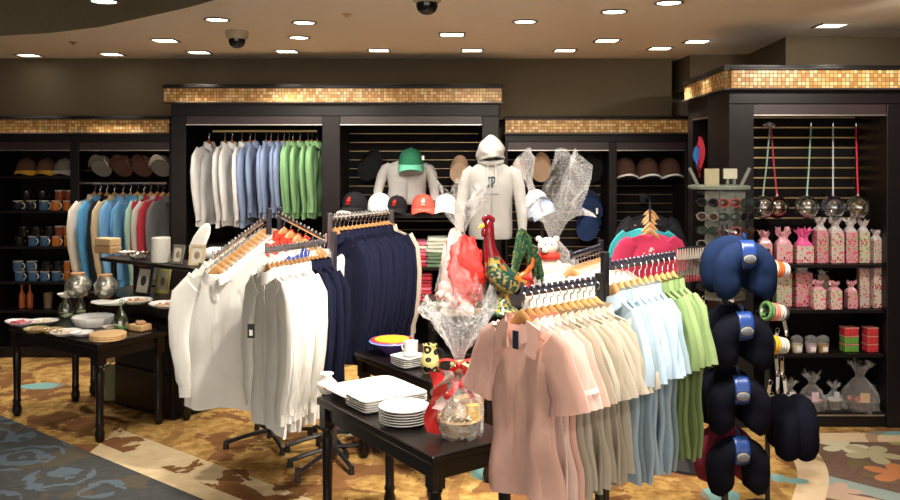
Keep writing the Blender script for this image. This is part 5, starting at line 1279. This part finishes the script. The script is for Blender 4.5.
# ------------------------------------------------------------ neck pillows on their stand
PX, PY = P(741, 270, 3.72).x, 3.80
NV = mat('navy_plush', (.008, .018, .055), .95, 0, .2, 40, .003, 260, .1); BKV = mat('black_plush', (.003, .0035, .008), .95, 0, .2, 40, .003, 260, .1); MRV = mat('maroon_plush', (.16, .008, .03), .95, 0, .2, 40)
stn = thing('pillow_stand', 'black pole stand hung with neck pillows', 'display stand', (PX, PY+.14, 0))
MB().cyl((0, 0, .02), (0, 0, 1.42), .016).build('pole', BLACK, stn); MB().lathe([(.001, 0), (.2, 0), (.2, .018), (.03, .03), (.001, .03)], n=30).build('base', BLACK, stn)
LBL = mat('label_blue', (.012, .04, .17), .3, 0, .2, 40); LOV = mat('label_oval', (.12, .14, .16), .4, 0, .4, 90); LCR = mat('label_gold', (.45, .32, .10), .4)
def mk_pillow(m_, label=True):
    def mk():
        t = thing('neck_pillow', '', 'neck pillow')
        pts = [Vector((-.064, 0, -.100)), Vector((-.072, 0, -.088)), Vector((-.078, 0, -.06)), Vector((-.081, 0, -.02))]
        for i in range(13):
            a = PI-PI*i/12; pts.append(Vector((.081*math.cos(a), 0, .012+.076*math.sin(a))))
        pts += [Vector((.081, 0, -.02)), Vector((.078, 0, -.06)), Vector((.072, 0, -.088)), Vector((.064, 0, -.100))]
        rad = [.034, .052, .060, .062]+[.062]*13+[.062, .060, .052, .034]
        MB().loft(pts, [(r, r*.95) for r in rad], 18, (0, 1, 0), True, 1, lambda q, u, v: q+Vector((0, .002*math.sin(v*40), 0))).build('cushion', m_, t)
        if label:
            l_ = MB().grid(lambda u, v: ((u-.5)*.066, -.061*math.cos((v-.5)*2.9)-.004, .088+.066*math.sin((v-.5)*2.9)), 6, 10).build('label_sleeve', LBL, t)
            l_.modifiers.new('s', 'SOLIDIFY').thickness = .002
            MB().ball((0, -.0655, .075), (.026, .004, .016), 18, 8).build('oval_badge', LOV, l_)
            MB().torus((0, -.0645, .075), .026, .002, 18, 6, Matrix.Rotation(PI/2, 4, 'X') @ Matrix.Diagonal((1, .64, 1, 1))).build('badge_ring', LCR, l_)
            MB().loft(L((0, .0, .15), (0, .0, .165), (0, .03, .17)), [(.018, .004), (.018, .004), (.014, .004)], 8, (1, 0, 0)).build('hang_loop', LBL, t)
        return t
    return mk
for i, (y, m_, nm_) in enumerate(((274, NV, 'navy blue'), (345, BKV, 'near-black'), (409, BKV, 'near-black'), (469, BKV, 'near-black'))):
    x = (745, 742, 739, 738)[i]
    p = P(x, y, 3.66); key = 'nvp' if m_ is NV else 'bkp'
    inst(key, mk_pillow(m_), '%s neck pillow with blue label, %s down the front of the pillow stand' % (nm_, ORD[i]), p, R.uniform(-.05, .05), scale=.95)
    p2 = p+Vector((-.018, .125, .012)); mm = (NV, BKV, BKV, MRV)[i]
    inst('pb%s' % mm.name, mk_pillow(mm, False), '%s neck pillow behind the %s one on the stand' % (('navy blue', 'near-black', 'near-black', 'maroon')[i], ORD[i]), p2, -.05, scale=.95)
    o = MB().cyl((0, -.16, 0), (0, .0, 0), .005).build('peg', CHROME, stn); o.location = (p.x-PX, 0, p.z+.165)
for k, x in enumerate((783, 800)):
    o = inst('side%d' % k, mk_pillow(BKV, False), '%s one of two dark neck pillows seen edge-on right of the stand' % ('left', 'right')[k], P(x, 428, 3.85), PI/2*.92)
o = MB().cyl((0, 0, 0), (.30, .0, 0), .006).build('side_peg', CHROME, stn); o.location = (0, 0, P(790, 402, 3.85).z)
# bangles and small trinkets on the right of the pillow stand
def bangles(label, x, y, cols, D=4.15):
    t = thing('bangle_stack', label, 'bracelets', P(x, y, D)); t.rotation_euler = (0, .15, .25)
    MB().cyl((-.075, 0, 0), (.055, 0, 0), .010).build('holder_rod', CHROME, t)
    for i, c_ in enumerate(cols):
        MB().torus((-.05+.017*i, 0, 0), .040-.002*i, .0085, 26, 8, Matrix.Rotation(PI/2, 4, 'Y')).build('bangle', mat('bangle_%s' % c_[0], c_[1], .2, 0, .2, 60, coat=.5), t)
wB = ('ivory', (.70, .60, .45)); oB = ('orange', (.75, .16, .03)); gB = ('green', (.10, .25, .08)); pB = ('salmon', (.75, .25, .20)); yB = ('yellow', (.80, .45, .02)); cB = ('crystal', (.55, .58, .58)); kB = ('dark', (.05, .05, .05))
bangles('ivory and orange bangles beside the top neck pillow', 776, 269, (wB, wB, wB, oB, oB, cB, cB))
bangles('green and salmon bangles below the ivory ones', 775, 312, (gB, gB, pB, pB, wB, cB, kB))
bangles('yellow and crystal bangles beside the second pillow', 778, 345, (kB, yB, yB, cB, cB, wB))
br = thing('bangle_stand', 'slim upright pole carrying the bangle rods', 'display stand', (P(769, 300, 4.15).x, 4.17, 0))
MB().cyl((0, 0, .02), (0, 0, 1.28), .012).build('pole', BLACK, br); MB().lathe([(.001, 0), (.14, 0), (.14, .015), (.02, .025), (.001, .025)], n=26).build('base', BLACK, br)
charm = [('pale', (.62, .60, .52)), ('silver', (.5, .5, .52)), ('tan', (.50, .38, .24))]
def mk_charm(i):
    def mk():
        t = thing('keyring', '', 'keyring'); MB().torus((0, 0, -.012), .012, .0015, 14, 5, Matrix.Rotation(PI/2, 4, 'X')).build('ring', CHROME, t)
        MB().box((0, 0, -.052), (.020, .004, .055)).build('card', mat('charm_'+charm[i][0], charm[i][1], .35), t, False, .002)
        MB().ball((0, -.002, -.09), (.012, .006, .014), 10, 6).build('charm', CHROME, t); return t
    return mk
for i, (x, y) in enumerate(((783, 316), (778, 328), (782, 356), (776, 354), (778, 372), (771, 380), (784, 376), (771, 392))):
    inst(('ch', i % 3), lambda i=i: mk_charm(i % 3)(), '%s keyring card dangling %s down beside the pillow stand' % (charm[i % 3][0], ORD[i]), P(x, y, 4.16), .4, 'keyrings beside the pillow stand', scale=1.0, rot=(0, R.uniform(-.3, .3), .4))
# -- row of pale corded pendants beside the blue shirts
lr = thing('pendant_rack', 'slim rack arm of pale corded pendants left of the top neck pillow', 'rack', (P(692, 252, 4.75).x, 4.75, 0))
MB().cyl((.0, .06, .02), (.0, .06, 1.22), .012).build('pole', BLACK, lr); MB().lathe([(.001, 0), (.16, 0), (.16, .015), (.02, .025), (.001, .025)], (.0, .06, 0), n=26).build('base', BLACK, lr)
MB().loft(L((-.09, -.03, 1.215), (.0, .03, 1.22), (.11, .08, 1.22)), [(.006, .008)]*3, 6).build('arm', GUN, lr)
def mk_pend():
    t = thing('corded_pendant', '', 'pendant')
    m_ = MB()
    for s_ in (-1, 1): m_.loft(L((0, 0, 0), (s_*.006, 0, -.06), (s_*.004, 0, -.15)), [(.0035, .003)]*3, 6)
    m_.build('cord', mat('ivory_cord', (.68, .62, .54), .7), t); MB().ball((0, 0, -.17), (.008, .006, .020), 10, 6).build('bead', mat('garnet_bead', (.35, .06, .07), .25), t); return t
for i in range(13):
    f_ = i/12; q = Vector((-.09+.2*f_, -.03+.11*f_-.008, 1.222-.004))+lr.location
    inst('pend', mk_pend, 'ivory corded pendant, %s from the left on the slim rack' % ORD[i], q, .5+R.uniform(-.2, .2), 'corded pendants', rot=(0, R.uniform(-.06, .06), .5))
for i, (x, y) in enumerate(((690, 296), (697, 300), (704, 296), (693, 318), (701, 322), (697, 338), (704, 340))):
    inst(('dk', 0), mk_charm(2), 'dark trinket charm, %s down below the corded pendants' % ORD[i], P(x, y, 4.78), .4, 'trinkets below the pendants', rot=(0, R.uniform(-.3, .3), .4))
